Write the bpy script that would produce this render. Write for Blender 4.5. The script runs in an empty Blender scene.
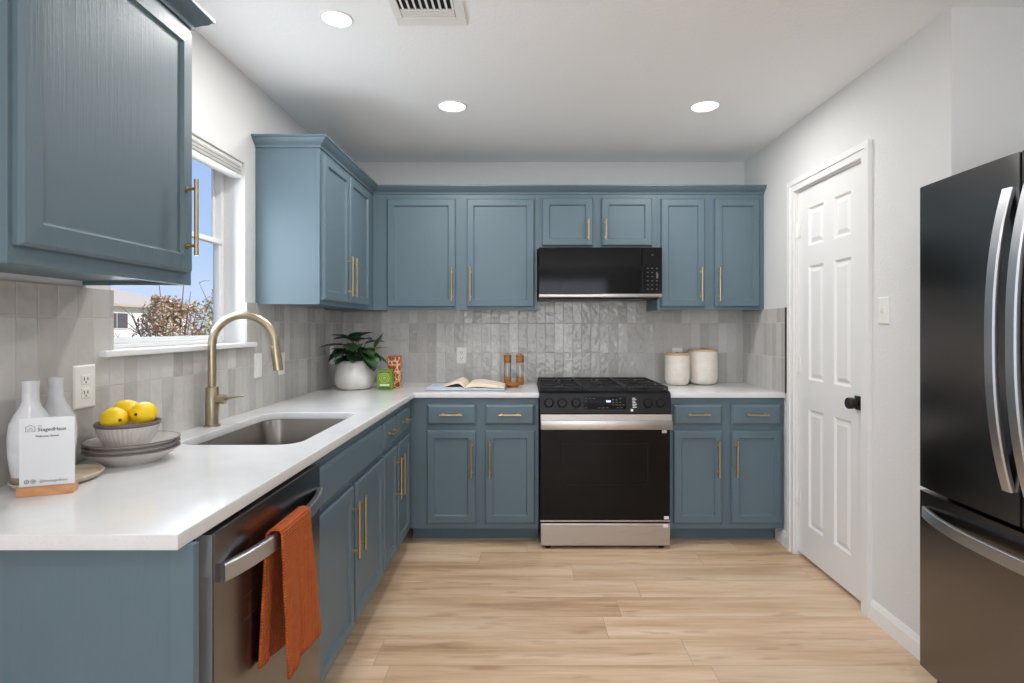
import bpy, bmesh, math, random
from mathutils import Vector, Matrix, noise
R = math.radians
S = bpy.context.scene
COL = S.collection

# ------------------------------------------------------------------ camera
F_PX = 569.0
VX, VY = 524.0, 327.0
HC = 1.287
cam = bpy.data.cameras.new('camera')
cam.sensor_fit = 'HORIZONTAL'
cam.sensor_width = 36.0
cam.lens = F_PX / 1024.0 * 36.0
cam.shift_x = -(VX - 512.0) / 1024.0
cam.shift_y = -(341.5 - VY) / 1024.0
cam.clip_start = 0.02
cam.clip_end = 500
co = bpy.data.objects.new('camera', cam)
co.location = (0, 0, HC)
co.rotation_euler = (R(90), 0, 0)
COL.objects.link(co)
S.camera = co

# ------------------------------------------------------------------ world / colour
S.view_settings.view_transform = 'Standard'
S.view_settings.look = 'None'
S.view_settings.exposure = -0.02
S.view_settings.gamma = 1.0
S.view_settings.use_curve_mapping = False
S.cycles.use_denoising = True
S.cycles.max_bounces = 10
S.cycles.diffuse_bounces = 8
S.cycles.sample_clamp_indirect = 6.0

W = bpy.data.worlds.new('sky')
S.world = W
W.use_nodes = True
wn, wl = W.node_tree.nodes, W.node_tree.links
wn.clear()
wo = wn.new('ShaderNodeOutputWorld'); wb = wn.new('ShaderNodeBackground')
wt = wn.new('ShaderNodeTexCoord'); ws = wn.new('ShaderNodeSeparateXYZ'); wr = wn.new('ShaderNodeValToRGB')
wl.new(wt.outputs['Generated'], ws.inputs[0]); wl.new(ws.outputs['Z'], wr.inputs[0])
wl.new(wr.outputs[0], wb.inputs[0]); wl.new(wb.outputs[0], wo.inputs[0])
e = wr.color_ramp.elements
e[0].position = 0.0; e[0].color = (0.66, 0.76, 0.95, 1)
e[1].position = 0.45; e[1].color = (0.27, 0.43, 0.86, 1)
m_ = e.new(0.12); m_.color = (0.45, 0.62, 0.92, 1)
wb.inputs[1].default_value = 1.1

def lamp(name, kind, loc, rot, energy, color=(1, 1, 1), size=None, size_y=None, shape=None, spread=None):
    d = bpy.data.lights.new(name, kind)
    d.energy = energy; d.color = color
    if kind == 'AREA':
        d.shape = shape or 'RECTANGLE'
        d.size = size
        if size_y: d.size_y = size_y
        if spread: d.spread = spread
    o = bpy.data.objects.new(name, d)
    o.location = loc; o.rotation_euler = rot
    COL.objects.link(o)
    return o

sun = lamp('sun', 'SUN', (6, 4, 12), (0, R(48), R(8)), 4.2, (1, 0.95, 0.90))
sun.data.angle = R(1)
# daylight entering by the two windows of the dining area behind the camera and by the sink window
lamp('daylight_rear', 'AREA', (0.35, -3.90, 1.25), (R(98), 0, 0), 52, (0.93, 0.965, 1.0), 2.5, 1.9)
lamp('daylight_side', 'AREA', (-1.24, -1.55, 1.25), (R(90), 0, R(-90)), 24, (0.80, 0.90, 1.0), 1.7, 1.9)
lamp('daylight_sink', 'AREA', (-1.33, 2.18, 1.60), (R(90), 0, R(-90)), 8, (0.88, 0.94, 1.0), 0.70, 0.60)

# ------------------------------------------------------------------ materials
def srgb(r, g, b):
    f = lambda c: (c / 255 / 12.92) if c / 255 <= 0.04045 else ((c / 255 + 0.055) / 1.055) ** 2.4
    return (f(r), f(g), f(b), 1)

class MT:
    """small node helper"""
    def __init__(s, name):
        s.m = bpy.data.materials.new(name); s.m.use_nodes = True
        s.n = s.m.node_tree.nodes; s.l = s.m.node_tree.links
        s.b = s.n['Principled BSDF']
    def new(s, t, **kw):
        x = s.n.new(t)
        for k, v in kw.items(): setattr(x, k, v)
        return x
    def link(s, a, b): s.l.new(a, b)
    def set(s, **kw):
        for k, v in kw.items():
            s.b.inputs[k.replace('_', ' ')].default_value = v
        return s
    def math(s, op, a, b=None):
        x = s.new('ShaderNodeMath', operation=op)
        for i, v in enumerate((a, b)):
            if v is None: continue
            if isinstance(v, (int, float)): x.inputs[i].default_value = v
            else: s.link(v, x.inputs[i])
        return x.outputs[0]
    def noise(s, vec, scale, detail=3, rough=0.5):
        x = s.new('ShaderNodeTexNoise'); x.inputs['Scale'].default_value = scale
        x.inputs['Detail'].default_value = detail; x.inputs['Roughness'].default_value = rough
        if vec is not None: s.link(vec, x.inputs['Vector'])
        return x
    def mapping(s, vec, scale=(1, 1, 1), rot=(0, 0, 0), loc=(0, 0, 0)):
        x = s.new('ShaderNodeMapping'); s.link(vec, x.inputs[0])
        x.inputs['Scale'].default_value = scale; x.inputs['Rotation'].default_value = rot; x.inputs['Location'].default_value = loc
        return x.outputs[0]
    def ramp(s, fac, stops):
        x = s.new('ShaderNodeValToRGB'); s.link(fac, x.inputs[0])
        el = x.color_ramp.elements
        el[0].position, el[0].color = stops[0]; el[1].position, el[1].color = stops[-1]
        for p, c in stops[1:-1]:
            q = el.new(p); q.color = c
        return x.outputs[0]
    def bump(s, h, strength, dist, normal=None):
        x = s.new('ShaderNodeBump'); x.inputs['Strength'].default_value = strength; x.inputs['Distance'].default_value = dist
        s.link(h, x.inputs['Height'])
        if normal is not None: s.link(normal, x.inputs['Normal'])
        s.link(x.outputs[0], s.b.inputs['Normal'])
        return x.outputs[0]
    def pos(s): return s.new('ShaderNodeNewGeometry').outputs['Position']
    def objc(s): return s.new('ShaderNodeTexCoord').outputs['Object']

def plain(name, col, rough=0.5, metal=0.0, bump=None, spec=None):
    t = MT(name); t.set(Base_Color=col, Roughness=rough, Metallic=metal)
    if spec is not None: t.b.inputs['Specular IOR Level'].default_value = spec
    n = t.noise(t.objc(), bump[0] if bump else 60, 3)
    if bump:
        t.bump(n.outputs[0], bump[1], bump[2])
    else:   # a faint unevenness of the finish
        r = t.math('ADD', t.math('MULTIPLY', n.outputs[0], 0.06), rough - 0.03)
        t.link(r, t.b.inputs['Roughness'])
    return t.m

M = {}
def wall_mat(name, col, sc=95, st=0.35):
    t = MT(name); t.set(Base_Color=col, Roughness=0.85)
    n = t.noise(t.pos(), sc, 2, 0.5)
    t.bump(n.outputs[0], st, 0.004)
    return t.m
M['wall'] = wall_mat('wall_paint', srgb(221, 221, 221))
M['ceiling'] = wall_mat('ceiling_paint', srgb(246, 249, 251), 70, 0.3)
M['trim'] = plain('white_trim', srgb(236, 236, 236), 0.35)
M['plastic'] = plain('white_plastic', srgb(235, 235, 232), 0.35)
M['slot'] = plain('dark_slot', srgb(30, 30, 30), 0.6)

def cabinet_mat():
    t = MT('blue_cabinet_paint'); t.set(Base_Color=srgb(92, 112, 123), Roughness=0.45)
    p = t.pos()
    g = t.noise(t.mapping(p, (150, 150, 7)), 1.0, 4, 0.65)
    g2 = t.noise(t.mapping(p, (40, 40, 2.5)), 1.0, 2, 0.5)
    h = t.math('ADD', t.ramp(g.outputs[0], [(0.45, (0, 0, 0, 1)), (0.62, (1, 1, 1, 1))]), t.math('MULTIPLY', g2.outputs[0], 0.8))
    t.bump(h, 0.16, 0.0012)
    return t.m
M['cab'] = cabinet_mat()

def brass(name, col, rough):
    t = MT(name); t.set(Base_Color=col, Metallic=1.0, Roughness=rough)
    n = t.noise(t.mapping(t.objc(), (400, 400, 20)), 1.0, 2)
    t.bump(n.outputs[0], 0.06, 0.0005)
    return t.m
M['brass'] = brass('brushed_brass', srgb(190, 168, 132), 0.32)
M['faucet'] = brass('champagne_bronze', srgb(180, 166, 140), 0.30)

def steel(name, col, rough, scale, st=0.05, metal=1.0):
    t = MT(name); t.set(Base_Color=col, Metallic=metal, Roughness=rough)
    n = t.noise(t.mapping(t.objc(), scale), 1.0, 3)
    r = t.math('ADD', t.math('MULTIPLY', n.outputs[0], 0.14), rough - 0.07)
    t.link(r, t.b.inputs['Roughness'])
    t.bump(n.outputs[0], st, 0.0006)
    return t.m
M['steel'] = steel('stainless_steel', srgb(190, 186, 182), 0.30, (4, 4, 500))
M['dw_steel'] = steel('dishwasher_steel', srgb(128, 128, 130), 0.24, (4, 4, 500))
M['sink_steel'] = steel('sink_steel', srgb(150, 146, 142), 0.30, (300, 8, 8))
M['blk_steel'] = steel('black_stainless', srgb(124, 121, 120), 0.24, (2, 2, 6), 0.0)
M['handle_steel'] = steel('handle_steel', srgb(190, 192, 196), 0.34, (6, 6, 6), 0.0)
M['black_glass'] = plain('black_glass', srgb(9, 9, 10), 0.07, spec=0.22)
M['black'] = plain('black_enamel', srgb(17, 17, 19), 0.33, spec=0.3)
M['iron'] = plain('cast_iron', srgb(26, 26, 28), 0.55, 0.0, (300, 0.3, 0.001))
M['matt_black'] = plain('matt_black_metal', srgb(24, 25, 28), 0.45)
M['ice'] = plain('grey_marking', srgb(150, 150, 150), 0.5)
M['dim_mark'] = plain('dim_grey_marking', srgb(96, 96, 98), 0.5)
M['dw_side'] = plain('grey_door_side', srgb(150, 154, 158), 0.5)
M['sticker'] = plain('white_sticker', srgb(225, 228, 230), 0.5)
M['gap'] = plain('dark_gap', srgb(14, 14, 15), 0.8)

def tile_mat(name, axis):
    t = MT(name)
    p = t.pos(); sp = t.new('ShaderNodeSeparateXYZ'); t.link(p, sp.inputs[0])
    a = sp.outputs[axis]; z = sp.outputs['Z']
    cw, ch = 0.0635, 0.2065
    fx = t.math('DIVIDE', t.math('ADD', a, 10.011), cw)
    fz = t.math('DIVIDE', t.math('SUBTRACT', z, 0.90 - ch * 5), ch)
    ix = t.math('FLOOR', fx); iz = t.math('FLOOR', fz)
    rx = t.math('SUBTRACT', fx, ix); rz = t.math('SUBTRACT', fz, iz)
    cb = t.new('ShaderNodeCombineXYZ'); t.link(ix, cb.inputs[0]); t.link(iz, cb.inputs[1])
    wnz = t.new('ShaderNodeTexWhiteNoise', noise_dimensions='3D'); t.link(cb.outputs[0], wnz.inputs[0])
    sc = t.new('ShaderNodeSeparateColor'); t.link(wnz.outputs['Color'], sc.inputs[0])
    # distance to tile border in metres
    dx = t.math('MULTIPLY', t.math('SUBTRACT', 0.5, t.math('ABSOLUTE', t.math('SUBTRACT', rx, 0.5))), cw)
    dz = t.math('MULTIPLY', t.math('SUBTRACT', 0.5, t.math('ABSOLUTE', t.math('SUBTRACT', rz, 0.5))), ch)
    d = t.math('MINIMUM', dx, dz)
    mr = t.new('ShaderNodeMapRange', interpolation_type='SMOOTHSTEP'); t.link(d, mr.inputs[0])
    mr.inputs[1].default_value = 0.0006; mr.inputs[2].default_value = 0.0030
    edge = mr.outputs[0]
    col = t.ramp(sc.outputs[0], [(0.0, srgb(180, 176, 172)), (0.5, srgb(195, 192, 188)), (1.0, srgb(209, 207, 204))])
    cloud = t.noise(p, 14, 3)
    mixc = t.new('ShaderNodeMix', data_type='RGBA', blend_type='MULTIPLY'); mixc.inputs[0].default_value = 0.35
    t.link(col, mixc.inputs[6]); t.link(t.ramp(cloud.outputs[0], [(0.3, (0.82, 0.82, 0.82, 1)), (0.7, (1, 1, 1, 1))]), mixc.inputs[7])
    mg = t.new('ShaderNodeMix', data_type='RGBA'); t.link(edge, mg.inputs[0])
    mg.inputs[6].default_value = srgb(186, 184, 181); t.link(mixc.outputs[2], mg.inputs[7])
    t.link(mg.outputs[2], t.b.inputs['Base Color'])
    t.link(t.math('SUBTRACT', 0.75, t.math('MULTIPLY', edge, 0.62)), t.b.inputs['Roughness'])
    # hand-made unevenness: every tile leans a little, its face ripples
    lean = t.math('ADD', t.math('MULTIPLY', t.math('SUBTRACT', sc.outputs[1], 0.5), t.math('MULTIPLY', rx, 0.9)),
                  t.math('MULTIPLY', t.math('SUBTRACT', sc.outputs[2], 0.5), t.math('MULTIPLY', rz, 1.6)))
    off = t.new('ShaderNodeVectorMath', operation='ADD'); t.link(p, off.inputs[0]); t.link(wnz.outputs['Color'], off.inputs[1])
    rip = t.noise(off.outputs[0], 24, 1)
    h = t.math('ADD', t.math('ADD', t.math('MULTIPLY', edge, 0.35), t.math('MULTIPLY', lean, 1.3)), t.math('MULTIPLY', rip.outputs[0], 2.4))
    t.bump(h, 0.75, 0.0022)
    return t.m
M['tile_y'] = tile_mat('glazed_tile_along_y', 'Y')
M['tile_x'] = tile_mat('glazed_tile_along_x', 'X')

def floor_mat():
    t = MT('oak_plank_floor')
    p = t.pos(); sp = t.new('ShaderNodeSeparateXYZ'); t.link(p, sp.inputs[0])
    cw, cl = 0.182, 1.22
    fy = t.math('DIVIDE', t.math('ADD', sp.outputs['Y'], 20.04), cw); iy = t.math('FLOOR', fy); ry = t.math('SUBTRACT', fy, iy)
    wy = t.new('ShaderNodeTexWhiteNoise', noise_dimensions='1D'); t.link(iy, wy.inputs['W'])
    fx = t.math('ADD', t.math('DIVIDE', t.math('ADD', sp.outputs['X'], 20.0), cl), wy.outputs['Value'])
    ix = t.math('FLOOR', fx); rx = t.math('SUBTRACT', fx, ix)
    cb = t.new('ShaderNodeCombineXYZ'); t.link(ix, cb.inputs[0]); t.link(iy, cb.inputs[1])
    wn_ = t.new('ShaderNodeTexWhiteNoise', noise_dimensions='3D'); t.link(cb.outputs[0], wn_.inputs[0])
    scl = t.new('ShaderNodeVectorMath', operation='SCALE'); t.link(wn_.outputs['Color'], scl.inputs[0]); scl.inputs['Scale'].default_value = 30
    ad = t.new('ShaderNodeVectorMath', operation='ADD'); t.link(p, ad.inputs[0]); t.link(scl.outputs[0], ad.inputs[1])
    g1 = t.noise(t.mapping(ad.outputs[0], (0.8, 9, 1)), 1.0, 5, 0.6)
    g2 = t.noise(t.mapping(ad.outputs[0], (5, 120, 1)), 1.0, 4, 0.6)
    g3 = t.noise(t.mapping(ad.outputs[0], (4.2, 16, 1)), 1.0, 2, 0.5)
    col = t.ramp(g1.outputs[0], [(0.30, srgb(182, 150, 120)), (0.44, srgb(212, 182, 150)), (0.58, srgb(226, 201, 174)), (0.76, srgb(232, 213, 190))])
    m1 = t.new('ShaderNodeMix', data_type='RGBA', blend_type='MULTIPLY'); m1.inputs[0].default_value = 0.36
    t.link(col, m1.inputs[6]); t.link(t.ramp(g2.outputs[0], [(0.35, (0.72, 0.67, 0.62, 1)), (0.62, (1, 1, 1, 1))]), m1.inputs[7])
    m2 = t.new('ShaderNodeMix', data_type='RGBA', blend_type='MULTIPLY'); m2.inputs[0].default_value = 0.75
    t.link(m1.outputs[2], m2.inputs[6]); t.link(t.ramp(g3.outputs[0], [(0.24, (0.62, 0.52, 0.42, 1)), (0.40, (1, 1, 1, 1))]), m2.inputs[7])
    m3 = t.new('ShaderNodeMix', data_type='RGBA', blend_type='MULTIPLY'); m3.inputs[0].default_value = 1.0
    t.link(m2.outputs[2], m3.inputs[6]); t.link(t.ramp(wn_.outputs['Value'], [(0.0, (0.86, 0.83, 0.80, 1)), (0.5, (0.97, 0.95, 0.93, 1)), (1.0, (1.06, 1.05, 1.06, 1))]), m3.inputs[7])
    dy = t.math('MULTIPLY', t.math('SUBTRACT', 0.5, t.math('ABSOLUTE', t.math('SUBTRACT', ry, 0.5))), cw)
    dx = t.math('MULTIPLY', t.math('SUBTRACT', 0.5, t.math('ABSOLUTE', t.math('SUBTRACT', rx, 0.5))), cl)
    d = t.math('MINIMUM', dx, dy)
    mr = t.new('ShaderNodeMapRange'); t.link(d, mr.inputs[0]); mr.inputs[1].default_value = 0.0003; mr.inputs[2].default_value = 0.0016
    m4 = t.new('ShaderNodeMix', data_type='RGBA'); t.link(mr.outputs[0], m4.inputs[0])
    m4.inputs[6].default_value = srgb(176, 148, 120); t.link(m3.outputs[2], m4.inputs[7])
    t.link(m4.outputs[2], t.b.inputs['Base Color'])
    t.set(Roughness=0.42)
    t.bump(t.math('ADD', t.math('MULTIPLY', mr.outputs[0], 0.8), t.math('MULTIPLY', g2.outputs[0], 0.3)), 0.25, 0.001)
    return t.m
M['floor'] = floor_mat()

def quartz_mat():
    t = MT('white_quartz'); p = t.pos()
    n = t.noise(p, 2.2, 6, 0.6); v = t.noise(p, 260, 1)
    c = t.ramp(n.outputs[0], [(0.35, srgb(215, 216, 218)), (0.5, srgb(224, 225, 227)), (0.65, srgb(218, 218, 219))])
    mx = t.new('ShaderNodeMix', data_type='RGBA', blend_type='MULTIPLY'); mx.inputs[0].default_value = 0.25
    t.link(c, mx.inputs[6]); t.link(t.ramp(v.outputs[0], [(0.28, (0.6, 0.58, 0.55, 1)), (0.36, (1, 1, 1, 1))]), mx.inputs[7])
    t.link(mx.outputs[2], t.b.inputs['Base Color']); t.set(Roughness=0.16)
    return t.m
M['quartz'] = quartz_mat()

def wood(name, c1, c2, scale=(6, 60, 60), rough=0.5):
    t = MT(name); n = t.noise(t.mapping(t.objc(), scale), 1.0, 4, 0.6)
    t.link(t.ramp(n.outputs[0], [(0.3, c1), (0.7, c2)]), t.b.inputs['Base Color']); t.set(Roughness=rough)
    t.bump(n.outputs[0], 0.1, 0.0006)
    return t.m
M['wood_sign'] = wood('light_wood', srgb(186, 128, 82), srgb(214, 160, 112))
M['wood_acacia'] = wood('acacia_wood', srgb(134, 84, 38), srgb(178, 122, 66), (20, 20, 90))
M['wood_lid'] = wood('pale_wood_lid', srgb(176, 146, 104), srgb(206, 178, 136))
M['tray'] = wood('beige_tray', srgb(186, 170, 148), srgb(208, 194, 172))

def ceramic(name, col, rough, speck=False):
    t = MT(name); t.set(Roughness=rough); v = t.noise(t.objc(), 30, 3)
    c2 = tuple(x * 0.90 for x in col[:3]) + (1,)
    t.link(t.ramp(v.outputs[0], [(0.3, c2), (0.65, col)]), t.b.inputs['Base Color'])
    t.bump(v.outputs[0], 0.12, 0.002)
    return t.m
M['bottle'] = ceramic('white_glazed_ceramic', srgb(222, 224, 228), 0.18)
M['bottle_foot'] = ceramic('bare_clay', srgb(168, 150, 132), 0.7)
M['plate'] = ceramic('speckled_stoneware', srgb(204, 200, 194), 0.25)
M['rim'] = ceramic('grey_brown_rim', srgb(112, 100, 98), 0.4)
M['pot'] = ceramic('white_pot', srgb(222, 220, 216), 0.35)
M['canister'] = ceramic('cream_stoneware', srgb(226, 218, 208), 0.5)

def lemon_mat():
    t = MT('lemon_peel'); t.set(Base_Color=srgb(244, 204, 22), Roughness=0.38)
    n = t.noise(t.objc(), 260, 2); t.bump(n.outputs[0], 0.35, 0.0012)
    return t.m
M['lemon'] = lemon_mat()
M['stem'] = plain('lemon_stem', srgb(96, 72, 30), 0.7)

def towel_mat():
    t = MT('rust_towel'); t.set(Roughness=0.95)
    p = t.pos(); w1 = t.new('ShaderNodeTexWave', wave_type='BANDS', bands_direction='Z'); t.link(p, w1.inputs[0]); w1.inputs['Scale'].default_value = 42
    w2 = t.new('ShaderNodeTexWave', wave_type='BANDS', bands_direction='Y'); t.link(p, w2.inputs[0]); w2.inputs['Scale'].default_value = 42
    h = t.math('ADD', w1.outputs['Fac'], w2.outputs['Fac'])
    n = t.noise(p, 60, 3)
    t.link(t.ramp(t.math('ADD', t.math('MULTIPLY', h, 0.3), t.math('MULTIPLY', n.outputs[0], 0.4)), [(0.2, srgb(150, 66, 18)), (0.8, srgb(206, 104, 42))]), t.b.inputs['Base Color'])
    t.bump(h, 0.8, 0.003)
    return t.m
M['towel'] = towel_mat()

def leaf_mat(name, a, b, c):
    t = MT(name); t.set(Roughness=0.36)
    n = t.noise(t.objc(), 18, 3)
    t.link(t.ramp(n.outputs[0], [(0.35, a), (0.55, b), (0.75, c)]), t.b.inputs['Base Color'])
    n2 = t.noise(t.objc(), 120, 2); t.bump(n2.outputs[0], 0.2, 0.001)
    return t.m
M['leaf'] = leaf_mat('dark_green_leaf', srgb(28, 52, 34), srgb(48, 82, 50), srgb(92, 120, 62))
M['leaf_yellow'] = leaf_mat('yellow_green_leaf', srgb(96, 112, 34), srgb(150, 152, 44), srgb(80, 100, 40))
M['twig'] = plain('brown_stem', srgb(96, 74, 52), 0.8)
M['soil'] = plain('soil', srgb(60, 48, 38), 0.95, 0, (80, 0.6, 0.01))
M['green_box'] = plain('green_carton', srgb(112, 142, 40), 0.5)
M['green_light'] = plain('pale_green_print', srgb(158, 186, 84), 0.5)
M['green_dark'] = plain('dark_green_print', srgb(74, 104, 36), 0.5)
M['print_white'] = plain('pale_print', srgb(214, 224, 186), 0.5)
def swirl_mat():
    t = MT('rust_patterned_tin'); t.set(Roughness=0.4)
    v = t.new('ShaderNodeTexVoronoi', feature='DISTANCE_TO_EDGE'); v.inputs['Scale'].default_value = 26
    n = t.noise(t.objc(), 14, 2)
    ad = t.new('ShaderNodeVectorMath', operation='ADD'); t.link(t.objc(), ad.inputs[0])
    sc_ = t.new('ShaderNodeVectorMath', operation='SCALE'); t.link(n.outputs['Color'], sc_.inputs[0]); sc_.inputs['Scale'].default_value = 0.06
    t.link(sc_.outputs[0], ad.inputs[1]); t.link(ad.outputs[0], v.inputs['Vector'])
    t.link(t.ramp(v.outputs['Distance'], [(0.03, srgb(236, 206, 160)), (0.07, srgb(186, 96, 40)), (0.25, srgb(120, 56, 28)), (0.45, srgb(176, 104, 48))]), t.b.inputs['Base Color'])
    return t.m
M['swirl'] = swirl_mat()
M['paper'] = plain('cream_paper', srgb(240, 224, 204), 0.8)
M['paper_edge'] = plain('page_block', srgb(196, 204, 214), 0.8, 0, (300, 0.4, 0.001))
M['cover'] = plain('grey_book_cover', srgb(120, 112, 112), 0.6)

def glassy(name, tint, gloss, ior_rough=0.02):
    t = MT(name); n = t.n; n.remove(t.b)
    o = n['Material Output']
    tr = n.new('ShaderNodeBsdfTransparent'); tr.inputs[0].default_value = tint
    gl = n.new('ShaderNodeBsdfGlossy'); gl.inputs['Roughness'].default_value = ior_rough
    mx = n.new('ShaderNodeMixShader'); fr = n.new('ShaderNodeLayerWeight'); fr.inputs[0].default_value = gloss
    t.link(fr.outputs['Fresnel'], mx.inputs[0]); t.link(tr.outputs[0], mx.inputs[1]); t.link(gl.outputs[0], mx.inputs[2]); t.link(mx.outputs[0], o.inputs[0])
    return t.m
M['pane'] = glassy('window_glass', (0.98, 0.985, 0.985, 1), 0.03)
M['clear'] = glassy('clear_glass', (0.985, 0.985, 0.985, 1), 0.12)
def acrylic_mat():
    t = MT('clear_acrylic_sign')
    n = t.n; b = t.b; o = n['Material Output']
    b.inputs['Base Color'].default_value = srgb(232, 234, 236); b.inputs['Roughness'].default_value = 0.12
    tr = n.new('ShaderNodeBsdfTransparent'); mx = n.new('ShaderNodeMixShader'); mx.inputs[0].default_value = 0.80
    t.link(tr.outputs[0], mx.inputs[1]); t.link(b.outputs[0], mx.inputs[2]); t.link(mx.outputs[0], o.inputs[0])
    return t.m
M['acrylic'] = acrylic_mat()
M['ink'] = plain('grey_ink', srgb(84, 84, 88), 0.6)
def emit(name, col, st):
    t = MT(name); t.set(Base_Color=col, Emission_Color=col, Emission_Strength=st, Roughness=0.5)
    return t.m
M['lens'] = emit('lit_lens', (1, 0.97, 0.92, 1), 5.0)
M['lcd'] = emit('blue_display', (0.45, 0.5, 1.0, 1), 1.2)
M['roof'] = wall_mat('brown_shingles', srgb(196, 182, 166), 8, 0.8)
M['stucco'] = wall_mat('white_siding', srgb(240, 234, 226), 20, 0.3)
M['shutter'] = plain('grey_screen', srgb(92, 88, 92), 0.5)
M['grass'] = wall_mat('dry_grass', srgb(150, 140, 96), 3, 0.8)
M['bark'] = plain('shrub_bark', srgb(150, 124, 108), 0.9)
M['leaf_r'] = leaf_mat('reddish_leaf', srgb(206, 164, 140), srgb(226, 192, 168), srgb(232, 210, 180))
M['leaf_g'] = leaf_mat('olive_leaf', srgb(150, 158, 92), srgb(196, 196, 118), srgb(222, 218, 150))

# ------------------------------------------------------------------ mesh helpers (all in world coordinates)
V = Vector
X, Y, Z = V((1, 0, 0)), V((0, 1, 0)), V((0, 0, 1))
def nb(): return bmesh.new()

def box(bm, x0, x1, y0, y1, z0, z1, bev=0.0, seg=2):
    vs = [bm.verts.new((x, y, z)) for x in (x0, x1) for y in (y0, y1) for z in (z0, z1)]
    q = [(0, 1, 3, 2), (4, 6, 7, 5), (0, 4, 5, 1), (2, 3, 7, 6), (0, 2, 6, 4), (1, 5, 7, 3)]
    fs = [bm.faces.new([vs[i] for i in f]) for f in q]
    if bev > 0:
        es = list({e for f in fs for e in f.edges})
        bmesh.ops.bevel(bm, geom=es, offset=bev, segments=seg, profile=0.6, affect='EDGES', clamp_overlap=True)

def ring(bm, pts): return [bm.verts.new(p) for p in pts]
def bridge(bm, a, b):
    n = len(a)
    for i in range(n):
        bm.faces.new((a[i], a[(i + 1) % n], b[(i + 1) % n], b[i]))

def loft(bm, rings, cap0=True, cap1=True):
    rs = [ring(bm, r) for r in rings]
    for a, b in zip(rs, rs[1:]): bridge(bm, a, b)
    if cap0: bm.faces.new(rs[0][::-1])
    if cap1: bm.faces.new(rs[-1])
    return rs

def panel(bm, O, U, N, w, h, loops):
    """rectangular front: loops = (inset, depth along N), the last one closed"""
    O = V(O)
    rs = []
    for i, d in loops:
        rs.append([O + U * i + Z * i + N * d, O + U * (w - i) + Z * i + N * d,
                   O + U * (w - i) + Z * (h - i) + N * d, O + U * i + Z * (h - i) + N * d])
    loft(bm, rs)

def circ(c, r, a, b, n=24, ph=0.0):
    return [c + a * (r * math.cos(2 * math.pi * i / n + ph)) + b * (r * math.sin(2 * math.pi * i / n + ph)) for i in range(n)]

def lathe(bm, c, prof, n=48, a=X, b=Y, ax=Z, cap0=True, cap1=True, flute=None):
    c = V(c); rs = []
    for r, h in prof:
        pts = circ(c + ax * h, max(r, 1e-4), a, b, n)
        if flute:
            k, amp, lo, hi = flute
            if lo <= h <= hi:
                pts = [c + ax * h + (p - c - ax * h) * (1 + amp * math.cos(k * 2 * math.pi * i / n)) for i, p in enumerate(pts)]
        rs.append(pts)
    loft(bm, rs, cap0, cap1)

def tube(bm, pts, rad, n=12, caps=True):
    pts = [V(p) for p in pts]; m = len(pts)
    if not hasattr(rad, '__len__'): rad = [rad] * m
    t0 = (pts[1] - pts[0]).normalized()
    ref = Z if abs(t0.dot(Z)) < 0.9 else X
    a = t0.cross(ref).normalized()
    rs = []
    for i in range(m):
        t = (pts[min(i + 1, m - 1)] - pts[max(i - 1, 0)]).normalized()
        a = (a - t * a.dot(t)).normalized(); b = t.cross(a)
        rs.append(circ(pts[i], rad[i], a, b, n))
    loft(bm, rs, caps, caps)

def sweep(bm, pts, side, prof):
    """profile (u along 'side', v along the other normal) swept on a path"""
    pts = [V(p) for p in pts]; m = len(pts); rs = []
    for i in range(m):
        t = (pts[min(i + 1, m - 1)] - pts[max(i - 1, 0)]).normalized()
        v = t.cross(side).normalized()
        rs.append([pts[i] + side * p + v * q for p, q in prof])
    loft(bm, rs)

def rrect(cx, cy, w, h, r, z, n=8):
    pts = []
    for sx, sy, a0 in ((1, 1, 0), (-1, 1, 90), (-1, -1, 180), (1, -1, 270)):
        for i in range(n + 1):
            a = R(a0 + 90 * i / n)
            pts.append(V((cx + sx * (w / 2 - r) + r * math.cos(a), cy + sy * (h / 2 - r) + r * math.sin(a), z)))
    return pts

def prism(bm, pts, d):
    """polygon extruded by vector d"""
    a = ring(bm, [V(p) for p in pts]); b = ring(bm, [V(p) + d for p in pts])
    bm.faces.new(a[::-1]); bm.faces.new(b); bridge(bm, a, b)

def flat_slab(loops, z0, z1, bev):
    """2D outline with holes -> bevelled slab mesh"""
    cu = bpy.data.curves.new('outline', 'CURVE'); cu.dimensions = '2D'; cu.fill_mode = 'BOTH'
    cu.extrude = (z1 - z0) / 2 - bev; cu.bevel_depth = bev; cu.bevel_resolution = 2; cu.offset = -bev
    for lp in loops:
        s = cu.splines.new('POLY'); s.points.add(len(lp) - 1); s.use_cyclic_u = True
        for p, q in zip(s.points, lp): p.co = (q[0], q[1], 0, 1)
    o = bpy.data.objects.new('outline', cu); COL.objects.link(o)
    dg = bpy.context.evaluated_depsgraph_get()
    me = bpy.data.meshes.new_from_object(o.evaluated_get(dg))
    bpy.data.objects.remove(o); bpy.data.curves.remove(cu)
    me.transform(Matrix.Translation((0, 0, (z0 + z1) / 2)))
    bm = nb(); bm.from_mesh(me); bpy.data.meshes.remove(me)
    return bm

def origin_of(p):
    while p.parent: p = p.parent
    return V(p.location)

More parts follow.
